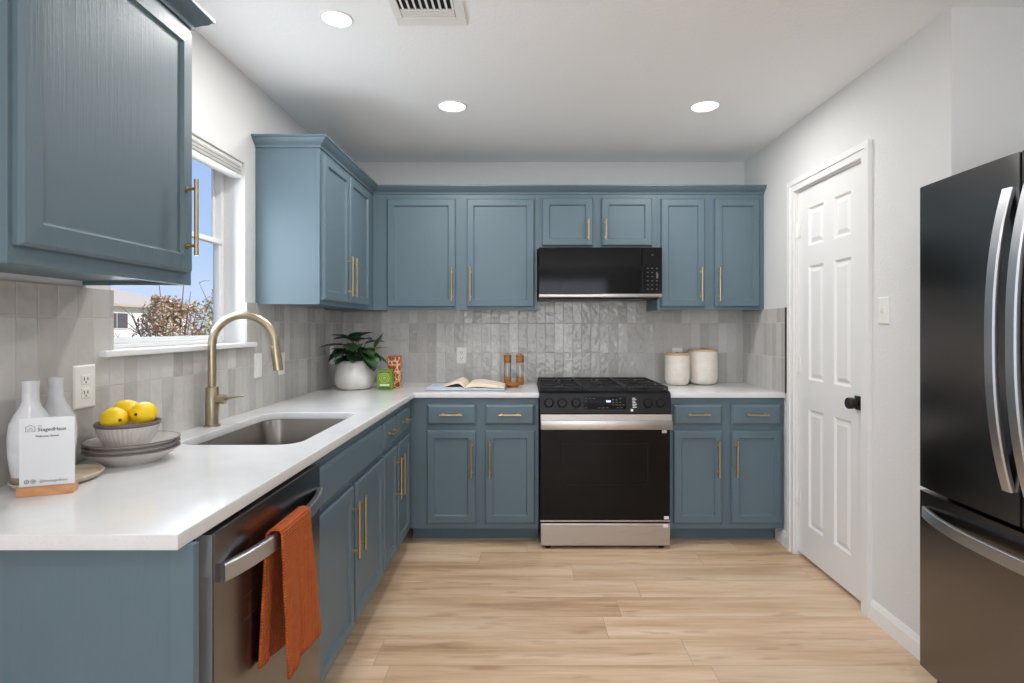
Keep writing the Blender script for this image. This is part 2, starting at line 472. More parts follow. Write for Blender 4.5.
def obj(name, bm, mat, parent=None, smooth=None, loc=None, label=None, recalc=True):
    """link a bmesh (world coordinates) as ONE mesh object"""
    if recalc: bmesh.ops.recalc_face_normals(bm, faces=bm.faces)
    org = origin_of(parent) if parent else (V(loc) if loc is not None else V((0, 0, 0)))
    bmesh.ops.translate(bm, verts=bm.verts, vec=-org)
    me = bpy.data.meshes.new(name); bm.to_mesh(me); bm.free()
    o = bpy.data.objects.new(name, me); COL.objects.link(o)
    for mm in (mat if isinstance(mat, (list, tuple)) else [mat]): me.materials.append(mm)
    if parent: o.parent = parent
    else: o.location = org
    if smooth is not None:
        me.polygons.foreach_set('use_smooth', [True] * len(me.polygons))
        me.set_sharp_from_angle(angle=R(smooth))
    if label: o['label'] = label
    return o

def tag(o, label, cat, group=None, kind=None):
    o['label'] = label; o['category'] = cat
    if group: o['group'] = group
    if kind: o['kind'] = kind
    return o
def thing(name, loc, label, cat, group=None):
    o = bpy.data.objects.new(name, None); COL.objects.link(o); o.location = loc; o.empty_display_size = 0.05
    return tag(o, label, cat, group)
def struct(name, bm, mat, parent=None, **kw):
    o = obj(name, bm, mat, parent, **kw)
    if not parent: o['kind'] = 'structure'
    return o
def struct_root(name, loc):
    o = bpy.data.objects.new(name, None); COL.objects.link(o); o.location = loc; o['kind'] = 'structure'; return o

# ------------------------------------------------------------------ room
XL, XR, YB, H = -1.275, 1.54, 3.98, 2.44
WY0, WY1, WZ0, WZ1 = 1.756, 2.60, 1.215, 2.035          # sink window opening
XF, YR = 2.30, -4.0                                       # far right wall, rear wall
T = 0.14

bm = nb(); box(bm, XL - 0.14, XF + 0.14, YR - 0.14, YB + 0.14, -0.10, 0.0); struct('floor', bm, M['floor'])
bm = nb(); box(bm, XL - 0.14, XF + 0.14, YR - 0.14, YB + 0.14, H, H + 0.12); struct('ceiling', bm, M['ceiling'])
bm = nb(); box(bm, XL - T, XF + T, YB, YB + T, 0, H); struct('wall_back', bm, M['wall'])
# left wall with the sink window and a patio window behind the camera
PY0, PY1, PZ0, PZ1 = -2.45, -0.65, 0.25, 2.15
bm = nb()
for a, b, c, d in ((YR, PY0, 0, H), (PY0, PY1, 0, PZ0), (PY0, PY1, PZ1, H), (PY1, WY0, 0, H), (WY0, WY1, 0, WZ0 - 0.02), (WY0, WY1, WZ1, H), (WY1, YB, 0, H)):
    box(bm, XL - T, XL, a, b, c, d)
struct('wall_left', bm, M['wall'])
# right wall with the pantry door opening
DY0, DY1, DZ = 2.575, 3.232, 2.055
bm = nb()
box(bm, XR, XR + 0.12, 2.05, DY0, 0, H); box(bm, XR, XR + 0.12, DY1, YB, 0, H); box(bm, XR, XR + 0.12, DY0, DY1, DZ, H)
struct('wall_right', bm, M['wall'])
bm = nb(); box(bm, XR + 0.12, XF, 2.05, 2.17, 0, H); struct('wall_alcove', bm, M['wall'])
bm = nb(); box(bm, XF, XF + T, YR, YB, 0, H); struct('wall_far_right', bm, M['wall'])
RX0, RX1, RZ0, RZ1 = -0.95, 1.65, 0.35, 2.40
RZ1 = 2.3
bm = nb()
box(bm, XL, RX0, YR - T, YR, 0, H); box(bm, RX1, XF, YR - T, YR, 0, H)
box(bm, RX0, RX1, YR - T, YR, 0, RZ0); box(bm, RX0, RX1, YR - T, YR, RZ1, H)
struct('wall_rear', bm, M['wall'])

# rear windows: frame with mullions, glass
def window_rear(n, O, U, N, w, h, cols):
    r = struct_root('window_%d' % n, O)
    bm = nb(); O = V(O)
    def bar(u0, u1, z0, z1):
        p = [O + U * u0 + Z * z0, O + U * u1 + Z * z0, O + U * u1 + Z * z1, O + U * u0 + Z * z1]
        prism(bm, p, N * 0.05)
    bar(0, w, 0, 0.05); bar(0, w, h - 0.05, h); bar(0, 0.05, 0.05, h - 0.05); bar(w - 0.05, w, 0.05, h - 0.05)
    for k in range(1, cols): bar(w * k / cols - 0.03, w * k / cols + 0.03, 0.05, h - 0.05)
    struct('window_frame', bm, M['trim'], r)
    bm = nb(); prism(bm, [O + U * 0.04 + Z * 0.04 + N * 0.02, O + U * (w - 0.04) + Z * 0.04 + N * 0.02, O + U * (w - 0.04) + Z * (h - 0.04) + N * 0.02, O + U * 0.04 + Z * (h - 0.04) + N * 0.02], N * 0.006)
    struct('pane', bm, M['pane'], r)
window_rear(2, (RX0, YR - 0.10, RZ0), X, Y, RX1 - RX0, RZ1 - RZ0, 3)
window_rear(3, (XL - 0.10, PY1, PZ0), -Y, X, PY1 - PY0, PZ1 - PZ0, 2)

# sink window
r = struct_root('window_1', (XL - 0.12, (WY0 + WY1) / 2, WZ0))
def wbox(bm, x0, x1, y0, y1, z0, z1, b=0.003): box(bm, x0, x1, y0, y1, z0, z1, b)
bm = nb()
fx0, fx1 = XL - 0.135, XL - 0.095
MR = 1.66
wbox(bm, fx0, fx1, WY0, WY1, WZ0, WZ0 + 0.016); wbox(bm, fx0, fx1, WY0, WY1, WZ1 - 0.03, WZ1)
wbox(bm, fx0, fx1, WY0, WY0 + 0.022, WZ0 + 0.016, WZ1 - 0.03); wbox(bm, fx0, fx1, WY1 - 0.022, WY1, WZ0 + 0.016, WZ1 - 0.03)
struct('window_frame', bm, M['trim'], r)
bm = nb()   # lower sash (inner track)
sx0, sx1 = XL - 0.122, XL - 0.098
wbox(bm, sx0, sx1, WY0 + 0.022, WY1 - 0.022, WZ0 + 0.016, WZ0 + 0.036); wbox(bm, sx0, sx1 + 0.008, WY0 + 0.022, WY1 - 0.022, MR, MR + 0.022)
wbox(bm, sx0, sx1, WY1 - 0.038, WY1 - 0.022, WZ0 + 0.036, MR); wbox(bm, sx0, sx1, WY0 + 0.022, WY0 + 0.046, WZ0 + 0.036, MR)
struct('sash', bm, M['trim'], r)
bm = nb()   # upper sash (outer track)
wbox(bm, fx0 + 0.001, sx0 - 0.001, WY0 + 0.022, WY0 + 0.044, MR + 0.028, WZ1 - 0.03); wbox(bm, fx0 + 0.001, sx0 - 0.001, WY1 - 0.038, WY1 - 0.022, MR + 0.028, WZ1 - 0.03)
wbox(bm, fx0 + 0.001, sx0 - 0.001, WY0 + 0.022, WY1 - 0.022, MR + 0.004, MR + 0.028)
struct('sash', bm, M['trim'], r)
bm = nb(); box(bm, sx0 + 0.008, sx0 + 0.012, WY0 + 0.044, WY1 - 0.038, WZ0 + 0.034, MR + 0.002); struct('pane', bm, M['pane'], r)
bm = nb(); box(bm, fx0 + 0.005, fx0 + 0.008, WY0 + 0.042, WY1 - 0.042, MR + 0.026, WZ1 - 0.028); struct('pane', bm, M['pane'], r)
bm = nb(); wbox(bm, sx1 + 0.008, sx1 + 0.024, 2.16, 2.21, MR + 0.028, MR + 0.040); struct('latch', bm, M['trim'], r)
bm = nb(); box(bm, XL - 0.094, XL + 0.026, WY0 + 0.0005, WY1 - 0.0005, WZ0 - 0.019, WZ0, 0.004)
box(bm, XL + 0.0015, XL + 0.032, WY0 - 0.062, WY1 + 0.056, WZ0 - 0.019, WZ0 + 0.001, 0.005)
struct('window_sill', bm, M['trim'], r)

# raised blind
t = thing('window_blind', (XL - 0.03, (WY0 + WY1) / 2, WZ1), 'white slatted blind pulled up at the top of the sink window', 'blind')
bm = nb(); box(bm, XL - 0.060, XL - 0.010, WY0 + 0.006, WY1 - 0.006, WZ1 - 0.016, WZ1 - 0.001, 0.002); obj('headrail', bm, M['plastic'], t)
bm = nb()
for k in range(5):
    z = WZ1 - 0.022 - k * 0.0075
    box(bm, XL - 0.064, XL - 0.006 - 0.003 * (k % 2), WY0 + 0.008, WY1 - 0.008, z - 0.0022, z)
obj('slats', bm, M['plastic'], t)
bm = nb(); box(bm, XL - 0.060, XL - 0.020, WY0 + 0.010, WY1 - 0.010, WZ1 - 0.060, WZ1 - 0.016); obj('slat_gap_shade', bm, M['shutter'], t)  # full-width grey core, its colour stands in for the shade between the slats
bm = nb(); box(bm, XL - 0.062, XL - 0.008, WY0 + 0.008, WY1 - 0.008, WZ1 - 0.070, WZ1 - 0.060, 0.002); obj('bottom_rail', bm, M['plastic'], t)

# backsplash tiles
TT = 0.009
bm = nb()
prism(bm, [(XL, 1.06, 0.9), (XL, YB, 0.9), (XL, YB, 1.40), (XL, WY1, 1.40), (XL, WY1, WZ0 - 0.02), (XL, WY0, WZ0 - 0.02), (XL, WY0, 1.40), (XL, 1.06, 1.40)], X * TT)
struct('wall_tile_left', bm, M['tile_y'])
bm = nb(); box(bm, XL + TT, XR - TT, YB - TT, YB, 0.9, 1.46); struct('wall_tile_back', bm, M['tile_x'])
bm = nb(); box(bm, XR - TT, XR, 3.335, YB, 0.9, 1.40); struct('wall_tile_right', bm, M['tile_y'])
bm = nb(); box(bm, XR - TT - 0.002, XR, 3.331, 3.3349, 0.9, 1.402); struct('trim_1', bm, M['matt_black'])

# baseboards
def baseboard(name, y0, y1, x=XR):
    bm = nb(); h, d = 0.085, 0.014
    prism(bm, [(x, y0, 0), (x - d, y0, 0), (x - d, y0, h * 0.72), (x - d * 0.75, y0, h * 0.80), (x - d * 0.55, y0, h * 0.9), (x - d * 0.3, y0, h), (x, y0, h)], Y * (y1 - y0))
    struct(name, bm, M['trim'])
baseboard('baseboard_right', 2.036, 2.513)
baseboard('baseboard_pantry', 3.296, 3.46)
bm = nb(); box(bm, XR + 0.002, 1.9, 2.036, 2.0499, 0, 0.085, 0.003); struct('baseboard_alcove', bm, M['trim'])

# pantry door: casing, slab with six raised panels, hinges, knob
bm = nb()
cx = XR - 0.018
def casing(pts_yz):
    prism(bm, [(XR, y, z) for y, z in pts_yz], X * -0.014)
    cy = sum(p[0] for p in pts_yz) / 4
casing([(2.515, 0), (2.578, 0), (2.578, 2.055), (2.515, 2.118)])
casing([(3.229, 0), (3.292, 0), (3.292, 2.118), (3.229, 2.055)])
casing([(2.515, 2.118), (2.578, 2.055), (3.229, 2.055), (3.292, 2.118)])
prism(bm, [(XR - 0.014, 2.515, 0), (XR - 0.014, 2.545, 0), (XR - 0.014, 2.545, 2.088), (XR - 0.014, 2.515, 2.118)], X * -0.006)
prism(bm, [(XR - 0.014, 3.262, 0), (XR - 0.014, 3.292, 0), (XR - 0.014, 3.292, 2.118), (XR - 0.014, 3.262, 2.088)], X * -0.006)
prism(bm, [(XR - 0.014, 2.515, 2.118), (XR - 0.014, 2.545, 2.088), (XR - 0.014, 3.262, 2.088), (XR - 0.014, 3.292, 2.118)], X * -0.006)
struct('trim_2', bm, M['trim'])
r = struct_root('door_1', (XR, 2.9, 0))
bm = nb()
sx = XR + 0.012
cols = ((2.700, 2.850), (2.950, 3.103)); rows = ((0.20, 0.84), (1.0, 1.62), (1.73, 1.935))
ys = [2.585, 2.700, 2.850, 2.950, 3.103, 3.222]; zs = [0.022, 0.20, 0.84, 1.0, 1.62, 1.73, 1.935, 2.046]
grid = {}
for i, yy in enumerate(ys):
    for j, zz in enumerate(zs): grid[i, j] = bm.verts.new((sx, yy, zz))
for i in range(5):
    for j in range(7):
        if i in (1, 3) and j in (1, 3, 5):
            outer = [grid[i, j], grid[i + 1, j], grid[i + 1, j + 1], grid[i, j + 1]]
            prev = outer
            y0, y1, z0, z1 = ys[i], ys[i + 1], zs[j], zs[j + 1]
            for ins, d in ((0.010, 0.010), (0.016, 0.010), (0.036, 0.002)):
                cur = [bm.verts.new((sx + d, yy, zz)) for yy, zz in ((y0 + ins, z0 + ins), (y1 - ins, z0 + ins), (y1 - ins, z1 - ins), (y0 + ins, z1 - ins))]
                bridge(bm, prev, cur); prev = cur
            bm.faces.new(prev)
        else:
            bm.faces.new((grid[i, j], grid[i + 1, j], grid[i + 1, j + 1], grid[i, j + 1]))
# sides and back of the slab
bk = [bm.verts.new((sx + 0.035, yy, zz)) for yy, zz in ((ys[0], zs[0]), (ys[-1], zs[0]), (ys[-1], zs[-1]), (ys[0], zs[-1]))]
fr_ = [grid[0, 0], grid[5, 0], grid[5, 7], grid[0, 7]]
bm.faces.new(bk)
bm.faces.new([grid[i, 0] for i in range(6)] + [bk[1], bk[0]]); bm.faces.new([grid[i, 7] for i in range(5, -1, -1)] + [bk[3], bk[2]])
bm.faces.new([grid[5, j] for j in range(8)] + [bk[2], bk[1]]); bm.faces.new([grid[0, j] for j in range(7, -1, -1)] + [bk[0], bk[3]])
struct('door_slab', bm, M['trim'], r)
for z in (0.332, 1.073, 1.834):
    bm = nb(); box(bm, sx - 0.004, sx, 3.190, 3.221, z - 0.045, z + 0.045, 0.001); tube(bm, [(sx - 0.006, 3.225, z - 0.046), (sx - 0.006, 3.225, z + 0.046)], 0.006, 10)
    obj('hinge', bm, M['plastic'], r, 40)
bm = nb(); box(bm, sx - 0.007, sx, 2.597, 2.661, 0.935 - 0.032, 0.935 + 0.032, 0.002)
lathe(bm, (sx, 2.629, 0.935), [(0.012, -0.005), (0.012, -0.028), (0.024, -0.031), (0.0265, -0.036), (0.0265, -0.054), (0.024, -0.058)], 32, Y, Z, X)
obj('door_knob', bm, M['matt_black'], r, 35, label='matt black round knob on a square plate')
bm = nb()   # jamb and closet behind the slab
box(bm, XR + 0.002, XR + 0.118, DY0, 2.583, 0, DZ); box(bm, XR + 0.002, XR + 0.118, 3.224, DY1, 0, DZ); box(bm, XR + 0.002, XR + 0.118, 2.583, 3.224, 2.048, DZ)
struct('door_jamb', bm, M['trim'], r)
bm = nb(); box(bm, XR + 0.06, XR + 0.118, 2.583, 3.224, 0.0, 2.048); struct('door_stop', bm, M['trim'], r)

# ------------------------------------------------------------------ plates on the walls
def wall_plate(name, c, U, N, kind, label, w=0.070, h=0.115):
    cat = 'switch' if 'switch' in kind else 'outlet'
    c = V(c)
    t = thing(name, c, label, cat, 'white wall plates of the kitchen')
    bm = nb(); loops = [(0, 0), (0, 0.003), (0.004, 0.006)]
    panel(bm, c - U * w / 2 - Z * h / 2, U, N, w, h, loops); obj('plate', bm, M['plastic'], t)
    c2 = c + N * 0.006
    if kind == 'rocker switch':
        bm = nb(); panel(bm, c2 - U * 0.0165 - Z * 0.033, U, N, 0.033, 0.066, [(0, 0), (0, 0.001), (0.002, 0.002)]); obj('rocker', bm, M['plastic'], t)
    elif kind == 'toggle switch':
        bm = nb(); p = [c2 - U * 0.004 - Z * 0.010, c2 + U * 0.004 - Z * 0.010, c2 + U * 0.004 + Z * 0.008, c2 - U * 0.004 + Z * 0.008]
        loft(bm, [p, [q + N * 0.010 + Z * 0.006 + (c2 - q) * 0.3 for q in p]]); obj('toggle', bm, M['plastic'], t)
    else:
        for s in (-1, 1):
            cc = c2 + Z * s * 0.0195
            bm = nb(); panel(bm, cc - U * 0.016 - Z * 0.0145, U, N, 0.032, 0.029, [(0, 0), (0, 0.001), (0.002, 0.0018)]); so = obj('socket', bm, M['plastic'], t)
            bm = nb()
            for du in (-0.0065, 0.0065):
                q = cc + U * du + N * 0.0018 + Z * 0.003
                prism(bm, [q - U * 0.0012 - Z * 0.0045, q + U * 0.0012 - Z * 0.0045, q + U * 0.0012 + Z * 0.0045, q - U * 0.0012 + Z * 0.0045], N * 0.0004)
            lathe(bm, cc + N * 0.0018 - Z * 0.007, [(0.0026, 0), (0.0026, 0.0004)], 12, U, Z, N)
            obj('slots', bm, M['slot'], so)
xl = XL + TT; yb = YB - TT
wall_plate('wall_outlet', (xl, 1.635, 1.116), -Y, X, 'outlet', 'white double outlet on the tiled wall behind the lemon bowl', 0.082, 0.124)
wall_plate('wall_switch', (xl, 2.705, 1.104), -Y, X, 'rocker switch', 'white rocker switch on the tiles nearer the faucet, by the window sill')
wall_plate('wall_switch', (xl, 2.965, 1.097), -Y, X, 'rocker switch', 'white rocker switch on the tiles behind the faucet spout end')
wall_plate('wall_outlet', (xl, 3.74, 1.10), -Y, X, 'outlet', 'white outlet on the side wall behind the plant leaves in the corner')
wall_plate('wall_outlet', (-0.436, yb, 1.088), X, -Y, 'outlet', 'white outlet on the back wall above the open book')
wall_plate('wall_outlet', (1.07, yb, 1.085), X, -Y, 'outlet', 'white outlet on the back wall half hidden behind the two canisters')
wall_plate('light_switch', (XR, 2.432, 1.357), Y, -X, 'toggle switch', 'white toggle light switch on the wall right of the pantry door')

# ------------------------------------------------------------------ ceiling lights and vent
def downlight(x, y, label, energy, q=0.94):
    t = thing('ceiling_light', (x, y, H), label, 'ceiling light', 'round recessed ceiling lights')
    bm = nb(); n = 48; c = V((x, y, H))
    prof = [(0.0845, 0.0), (0.083, -0.004), (0.076, -0.006), (0.071, -0.003), (0.071, 0.0)]
    lathe(bm, c, [(a * q, b) for a, b in prof], n, cap0=False, cap1=False); obj('trim_ring', bm, M['trim'], t, 40)
    bm = nb(); lathe(bm, c, [(0.0705 * q, -0.0005), (0.070 * q, -0.0028), (0.05 * q, -0.0036)], n); obj('lens', bm, M['lens'], t, 40)
    l = lamp('downlight_lamp', 'AREA', (x, y, H - 0.008), (0, 0, 0), energy, (1.0, 0.985, 0.96), 0.12 * q / 0.94, shape='DISK')
    return t
downlight(-0.700, 2.126, 'round recessed ceiling light nearest the camera, left of the vent', 8.5, 0.72)
downlight(-0.375, 2.970, 'round recessed ceiling light above the left back cabinets', 8.5)
downlight(0.944, 2.970, 'round recessed ceiling light on the right, nearer the pantry door', 8.5)
lamp('downlight_lamp', 'AREA', (0.944, 0.9, H - 0.008), (0, 0, 0), 9, (1.0, 0.985, 0.96), 0.12, shape='DISK')
lamp('downlight_lamp', 'AREA', (-0.375, 0.0, H - 0.008), (0, 0, 0), 9, (1.0, 0.985, 0.96), 0.12, shape='DISK')

t = thing('ceiling_vent', (-0.345, 2.0, H), 'white rectangular air vent with dark louvres in the ceiling', 'air vent')
vx0, vx1, vy0, vy1 = -0.478, -0.215, 1.86, 2.163
bm = nb()
def vframe(x0, x1, y0, y1): box(bm, x0, x1, y0, y1, H - 0.008, H - 0.0005, 0.002)
vframe(vx0, vx1, 2.112, vy1); vframe(vx0, vx1, vy0, 1.885); vframe(vx0, vx0 + 0.028, 1.885, 2.112); vframe(vx1 - 0.036, vx1, 1.885, 2.112)
obj('frame', bm, M['plastic'], t)
bm = nb(); box(bm, vx0 + 0.02, vx1 - 0.02, 1.88, 2.115, H - 0.0015, H - 0.0004); obj('backing', bm, M['gap'], t)
bm = nb()
for k in range(9):
    x = vx0 + 0.036 + k * 0.0225
    prism(bm, [(x, 1.886, H - 0.0018), (x + 0.006, 1.886, H - 0.0018), (x + 0.011, 1.886, H - 0.010), (x + 0.007, 1.886, H - 0.010)], Y * 0.165)
obj('louvres', bm, M['plastic'], t)
bm = nb()
for k in range(5):
    y = 2.057 + k * 0.0115
    box(bm, vx0 + 0.03, vx1 - 0.038, y, y + 0.0085, H - 0.007, H - 0.0018, 0.001)
obj('cross_louvres', bm, M['plastic'], t)

# ------------------------------------------------------------------ cabinets
DOOR = [(0, 0), (0, 0.014), (0.006, 0.021), (0.044, 0.022), (0.050, 0.012), (0.055, 0.0115)]
DRAW = [(0, 0), (0, 0.011), (0.012, 0.020), (0.014, 0.0205)]
def front(parent, O, U, N, w, h, loops, handle=None, name='door'):
    bm = nb(); O = V(O); panel(bm, O, U, N, w, h, loops)
    d = obj(name, bm, M['cab'], parent)
    if handle:
        kind, u, z0 = handle            # u from the left of the front, z0 = start height above the front's bottom
        bm = nb(); so = 0.027
        L, cc = (0.215, 0.160) if kind == 'v' else (0.132, 0.096)
        D = Z if kind == 'v' else U
        s = O + U * u + Z * z0 + N * 0.020
        tube(bm, [s + N * so, s + N * so + D * L], 0.0058, 14)
        m = (L - cc) / 2
        for k in (m, m + cc):
            tube(bm, [s + D * k, s + D * k + N * so], 0.0046, 10)
            tube(bm, [s + D * k - N * 0.001, s + D * k + N * 0.004], 0.0085, 14)
        obj('handle', bm, M['brass'], d, 40, label='brushed brass bar handle')
    return d

def carcass(bm, x0, x1, y0, y1, z0, z1, facing, ft=0.019):
    """open-topped or closed case with a face frame board on its 'facing' side"""
    th = 0.016
    if facing == '-Y':
        box(bm, x0, x1, y0, y0 + ft, z0, z1, 0.0015); box(bm, x0, x0 + th, y0 + ft, y1, z0, z1); box(bm, x1 - th, x1, y0 + ft, y1, z0, z1)
        box(bm, x0 + th, x1 - th, y0 + ft, y1, z0 + 0.012, z0 + 0.012 + th); box(bm, x0 + th, x1 - th, y1 - 0.006, y1, z0 + 0.03, z1)
    else:
        box(bm, x1 - ft, x1, y0, y1, z0, z1, 0.0015); box(bm, x0, x1 - ft, y0, y0 + th, z0, z1); box(bm, x0, x1 - ft, y1 - th, y1, z0, z1)
        box(bm, x0, x1 - ft, y0 + th, y1 - th, z0 + 0.012, z0 + 0.012 + th); box(bm, x0, x0 + 0.006, y0 + th, y1 - th, z0 + 0.03, z1)

CT0, CT1 = 0.870, 0.900
YU = 3.65                     # face of back uppers
UB, UT = 1.395, 2.150
G_U = 'blue wall cabinets'
# --- back wall uppers
def upper_back(x0, x1, zb, doors, label):
    t = thing('wall_cabinet', ((x0 + x1) / 2, YU + 0.15, zb), label, 'cabinet', G_U)
    bm = nb(); carcass(bm, x0, x1, YU, YB - 0.001, zb, UT, '-Y'); box(bm, x0 + 0.016, x1 - 0.016, YU + 0.019, YB - 0.001, UT - 0.02, UT - 0.004)
    obj('body', bm, M['cab'], t)
    for a, b, z0, z1, hu in doors:
        hz = 0.035
        front(t, (a, YU, z0), X, -Y, b - a, z1 - z0, DOOR, ('v' if z1 - z0 > 0.5 else 'v', hu, hz) if z1 - z0 > 0.5 else None)
        if z1 - z0 <= 0.5:
            d = t.children[-1]
            bm = nb(); s = V((a + hu, YU - 0.020, z0 + 0.035))
            tube(bm, [s - Y * 0.027, s - Y * 0.027 + Z * 0.132], 0.0058, 14)
            for k in (0.018, 0.114):
                tube(bm, [s + Z * k, s + Z * k - Y * 0.027], 0.0046, 10); tube(bm, [s + Z * k + Y * 0.001, s + Z * k - Y * 0.004], 0.0085, 14)
            obj('handle', bm, M['brass'], d, 40, label='brushed brass bar handle')
    return t
upper_back(-0.9695, 0.0840, UB, [(-0.874, -0.437, 1.417, 2.106, 0.413), (-0.366, 0.065, 1.417, 2.106, 0.024)], 'blue two-door wall cabinet on the back wall, left of the microwave')
upper_back(0.0845, 0.8540, 1.786, [(0.116, 0.440, 1.806, 2.112, 0.295), (0.495, 0.818, 1.806, 2.112, 0.026)], 'short blue two-door cabinet directly above the microwave')
upper_back(0.8545, 1.5385, UB, [(0.876, 1.156, 1.417, 2.106, 0.254), (1.218, 1.505, 1.417, 2.106, 0.026)], 'blue two-door wall cabinet at the right end, above the canisters')
# --- left wall far upper
XU = -0.970
t = thing('wall_cabinet', (-1.12, 3.17, UB), 'blue two-door wall cabinet on the window wall, reaching the corner above the plant', 'cabinet', G_U)
bm = nb(); carcass(bm, XL + 0.001, XU, 2.70, 3.6495, UB, UT, 'X'); box(bm, XL + 0.001, XU - 0.019, 2.716, 3.633, UT - 0.02, UT - 0.004)
box(bm, XL + 0.001, XU - 0.0195, 3.65, YB - 0.001, UB, UT)
obj('body', bm, M['cab'], t)
front(t, (XU, 3.095, 1.417), -Y, X, 0.380, 0.695, DOOR, ('v', 0.026, 0.035))
front(t, (XU, 3.512, 1.417), -Y, X, 0.395, 0.695, DOOR, ('v', 0.369, 0.035))
# --- left wall near upper
XN = -0.970
t = thing('wall_cabinet', (-1.12, 1.36, 1.41), 'large blue wall cabinet in the foreground at the top left, one wide door', 'cabinet', G_U)
bm = nb(); carcass(bm, XL + 0.001, XN, 1.068, 1.658, 1.408, 2.165, 'X'); box(bm, XL + 0.001, XN - 0.019, 1.085, 1.642, 2.145, 2.161)
obj('body', bm, M['cab'], t)
front(t, (XN, 1.638, 1.443), -Y, X, 0.560, 0.690, [(0, 0), (0, 0.011), (0.007, 0.018), (0.046, 0.020), (0.052, 0.012), (0.056, 0.0115)], ('v', 0.035, 0.045))

# --- crown mouldings
def crown_profile(s):   # (outward, height)
    return [(0.0, 0.0), (0.006, 0.0), (0.008, 0.010), (0.020, 0.020), (0.034, 0.030), (0.040, 0.040), (0.046, 0.041), (0.046, 0.050), (0.0, 0.050)]
def crown(bm, path, z):
    """path: list of (x, y) face line, walked so that the outside is on the right-hand side"""
    P = [V((p[0], p[1], 0)) for p in path]; rs = []
    for i, p in enumerate(P):
        def nrm(a, b):
            d = (b - a).normalized(); return V((d.y, -d.x, 0))
        if i == 0: n = nrm(P[0], P[1])
        elif i == len(P) - 1: n = nrm(P[-2], P[-1])
        else:
            n1, n2 = nrm(P[i - 1], P[i]), nrm(P[i], P[i + 1]); n = (n1 + n2); n = n / (n.dot(n1))
        rs.append([p + n * o + Z * (z + h) for o, h in crown_profile(1)])
    loft(bm, rs)
bm = nb(); crown(bm, [(XL + 0.001, 2.70), (XU, 2.70), (XU, YU), (1.5385, YU)], UT - 0.012)
o = obj('crown_molding', bm, M['cab'], None, 30, loc=(XU, 2.70, UT)); tag(o, 'blue crown moulding running along the tops of the corner and back wall cabinets', 'molding')
bm = nb(); crown(bm, [(XN, 1.068), (XN, 1.658), (XL + 0.001, 1.658)][::1], UT + 0.004)
# walked towards +Y the room (+X) is on the right-hand side
o = obj('crown_molding', bm, M['cab'], None, 30, loc=(XN, 1.36, UT)); tag(o, 'blue crown moulding on top of the foreground cabinet at the top left', 'molding')

# --- base cabinets
BF = 3.37                    # back run face
BX = -0.675                  # left run face
DZB, DZT, RZB, RZT = 0.130, 0.676, 0.710, 0.831
G_B = 'blue base cabinets'
def base_back(x0, x1, cols, label):
    t = thing('base_cabinet', ((x0 + x1) / 2, 3.65, 0), label, 'cabinet', G_B)
    bm = nb(); carcass(bm, x0, x1, BF, YB - 0.001, 0.094, CT0, '-Y'); obj('body', bm, M['cab'], t)
    bm = nb(); box(bm, x0, x1, 3.470, 3.485, 0.0, 0.0935); obj('toe_kick', bm, M['cab'], t)
    for i, (a, b) in enumerate(cols):
        front(t, (a, BF, RZB), X, -Y, b - a, RZT - RZB, DRAW, ('h', (b - a) / 2 - 0.066, (RZT - RZB) / 2), 'drawer')
        front(t, (a, BF, DZB), X, -Y, b - a, DZT - DZB, DOOR, ('v', (b - a - 0.026) if i == 0 else 0.026, 0.275))
    return t
base_back(BX + 0.001, 0.0860, [(-0.573, -0.284), (-0.229, 0.063)], 'blue base cabinet with two drawers and two doors, left of the oven')
base_back(0.8560, 1.5385, [(0.882, 1.169), (1.223, 1.517)], 'blue base cabinet with two drawers and two doors, right of the oven')
# left run: drawer base then sink base
t = thing('base_cabinet', (-0.97, 3.0, 0), 'blue base cabinet with two drawers and two doors, between sink cabinet and corner', 'cabinet', G_B)
bm = nb(); carcass(bm, XL + 0.001, BX, 2.6605, 3.3690, 0.094, CT0, 'X'); box(bm, BX - 0.019, BX, 3.369, 3.388, 0.094, CT0); obj('body', bm, M['cab'], t)
bm = nb(); box(bm, BX - 0.115, BX - 0.10, 2.6605, 3.469, 0.0, 0.0935); obj('toe_kick', bm, M['cab'], t)
for i, (a, b) in enumerate(((2.671, 2.940), (2.972, 3.272))):
    front(t, (BX, b, RZB), -Y, X, b - a, RZT - RZB, DRAW, ('h', (b - a) / 2 - 0.066, 0.06), 'drawer')
    front(t, (BX, b, DZB), -Y, X, b - a, DZT - DZB, DOOR, ('v', 0.026 if i == 0 else b - a - 0.026, 0.275))
t = thing('sink_cabinet', (-0.97, 2.22, 0), 'blue base cabinet with two doors under a wide false drawer, below the sink', 'cabinet', G_B)
bm = nb(); carcass(bm, XL + 0.001, BX, 1.7905, 2.6600, 0.094, CT0, 'X'); obj('body', bm, M['cab'], t)
bm = nb(); box(bm, BX - 0.115, BX - 0.10, 1.7905, 2.660, 0.0, 0.0935); obj('toe_kick', bm, M['cab'], t)
front(t, (BX, 2.650, RZB - 0.012), -Y, X, 0.836, RZT - RZB + 0.012, DRAW, None, 'false_drawer')
front(t, (BX, 2.197, DZB), -Y, X, 0.383, DZT - DZB, DOOR, ('v', 0.026, 0.275))
front(t, (BX, 2.650, DZB), -Y, X, 0.422, DZT - DZB, DOOR, ('v', 0.396, 0.275))
# end panel beside the dishwasher
t = thing('end_panel', (-0.95, 1.12, 0), 'blue end panel closing the counter beside the dishwasher, bottom left', 'cabinet panel')
bm = nb(); box(bm, XL + 0.001, -0.678, 1.090, 1.1055, 0.0, CT0, 0.001); obj('body', bm, M['cab'], t)
bm = nb(); box(bm, -0.6779, -0.632, 1.087, 1.107, 0.0, CT0, 0.0015); obj('stile', bm, M['cab'], t)

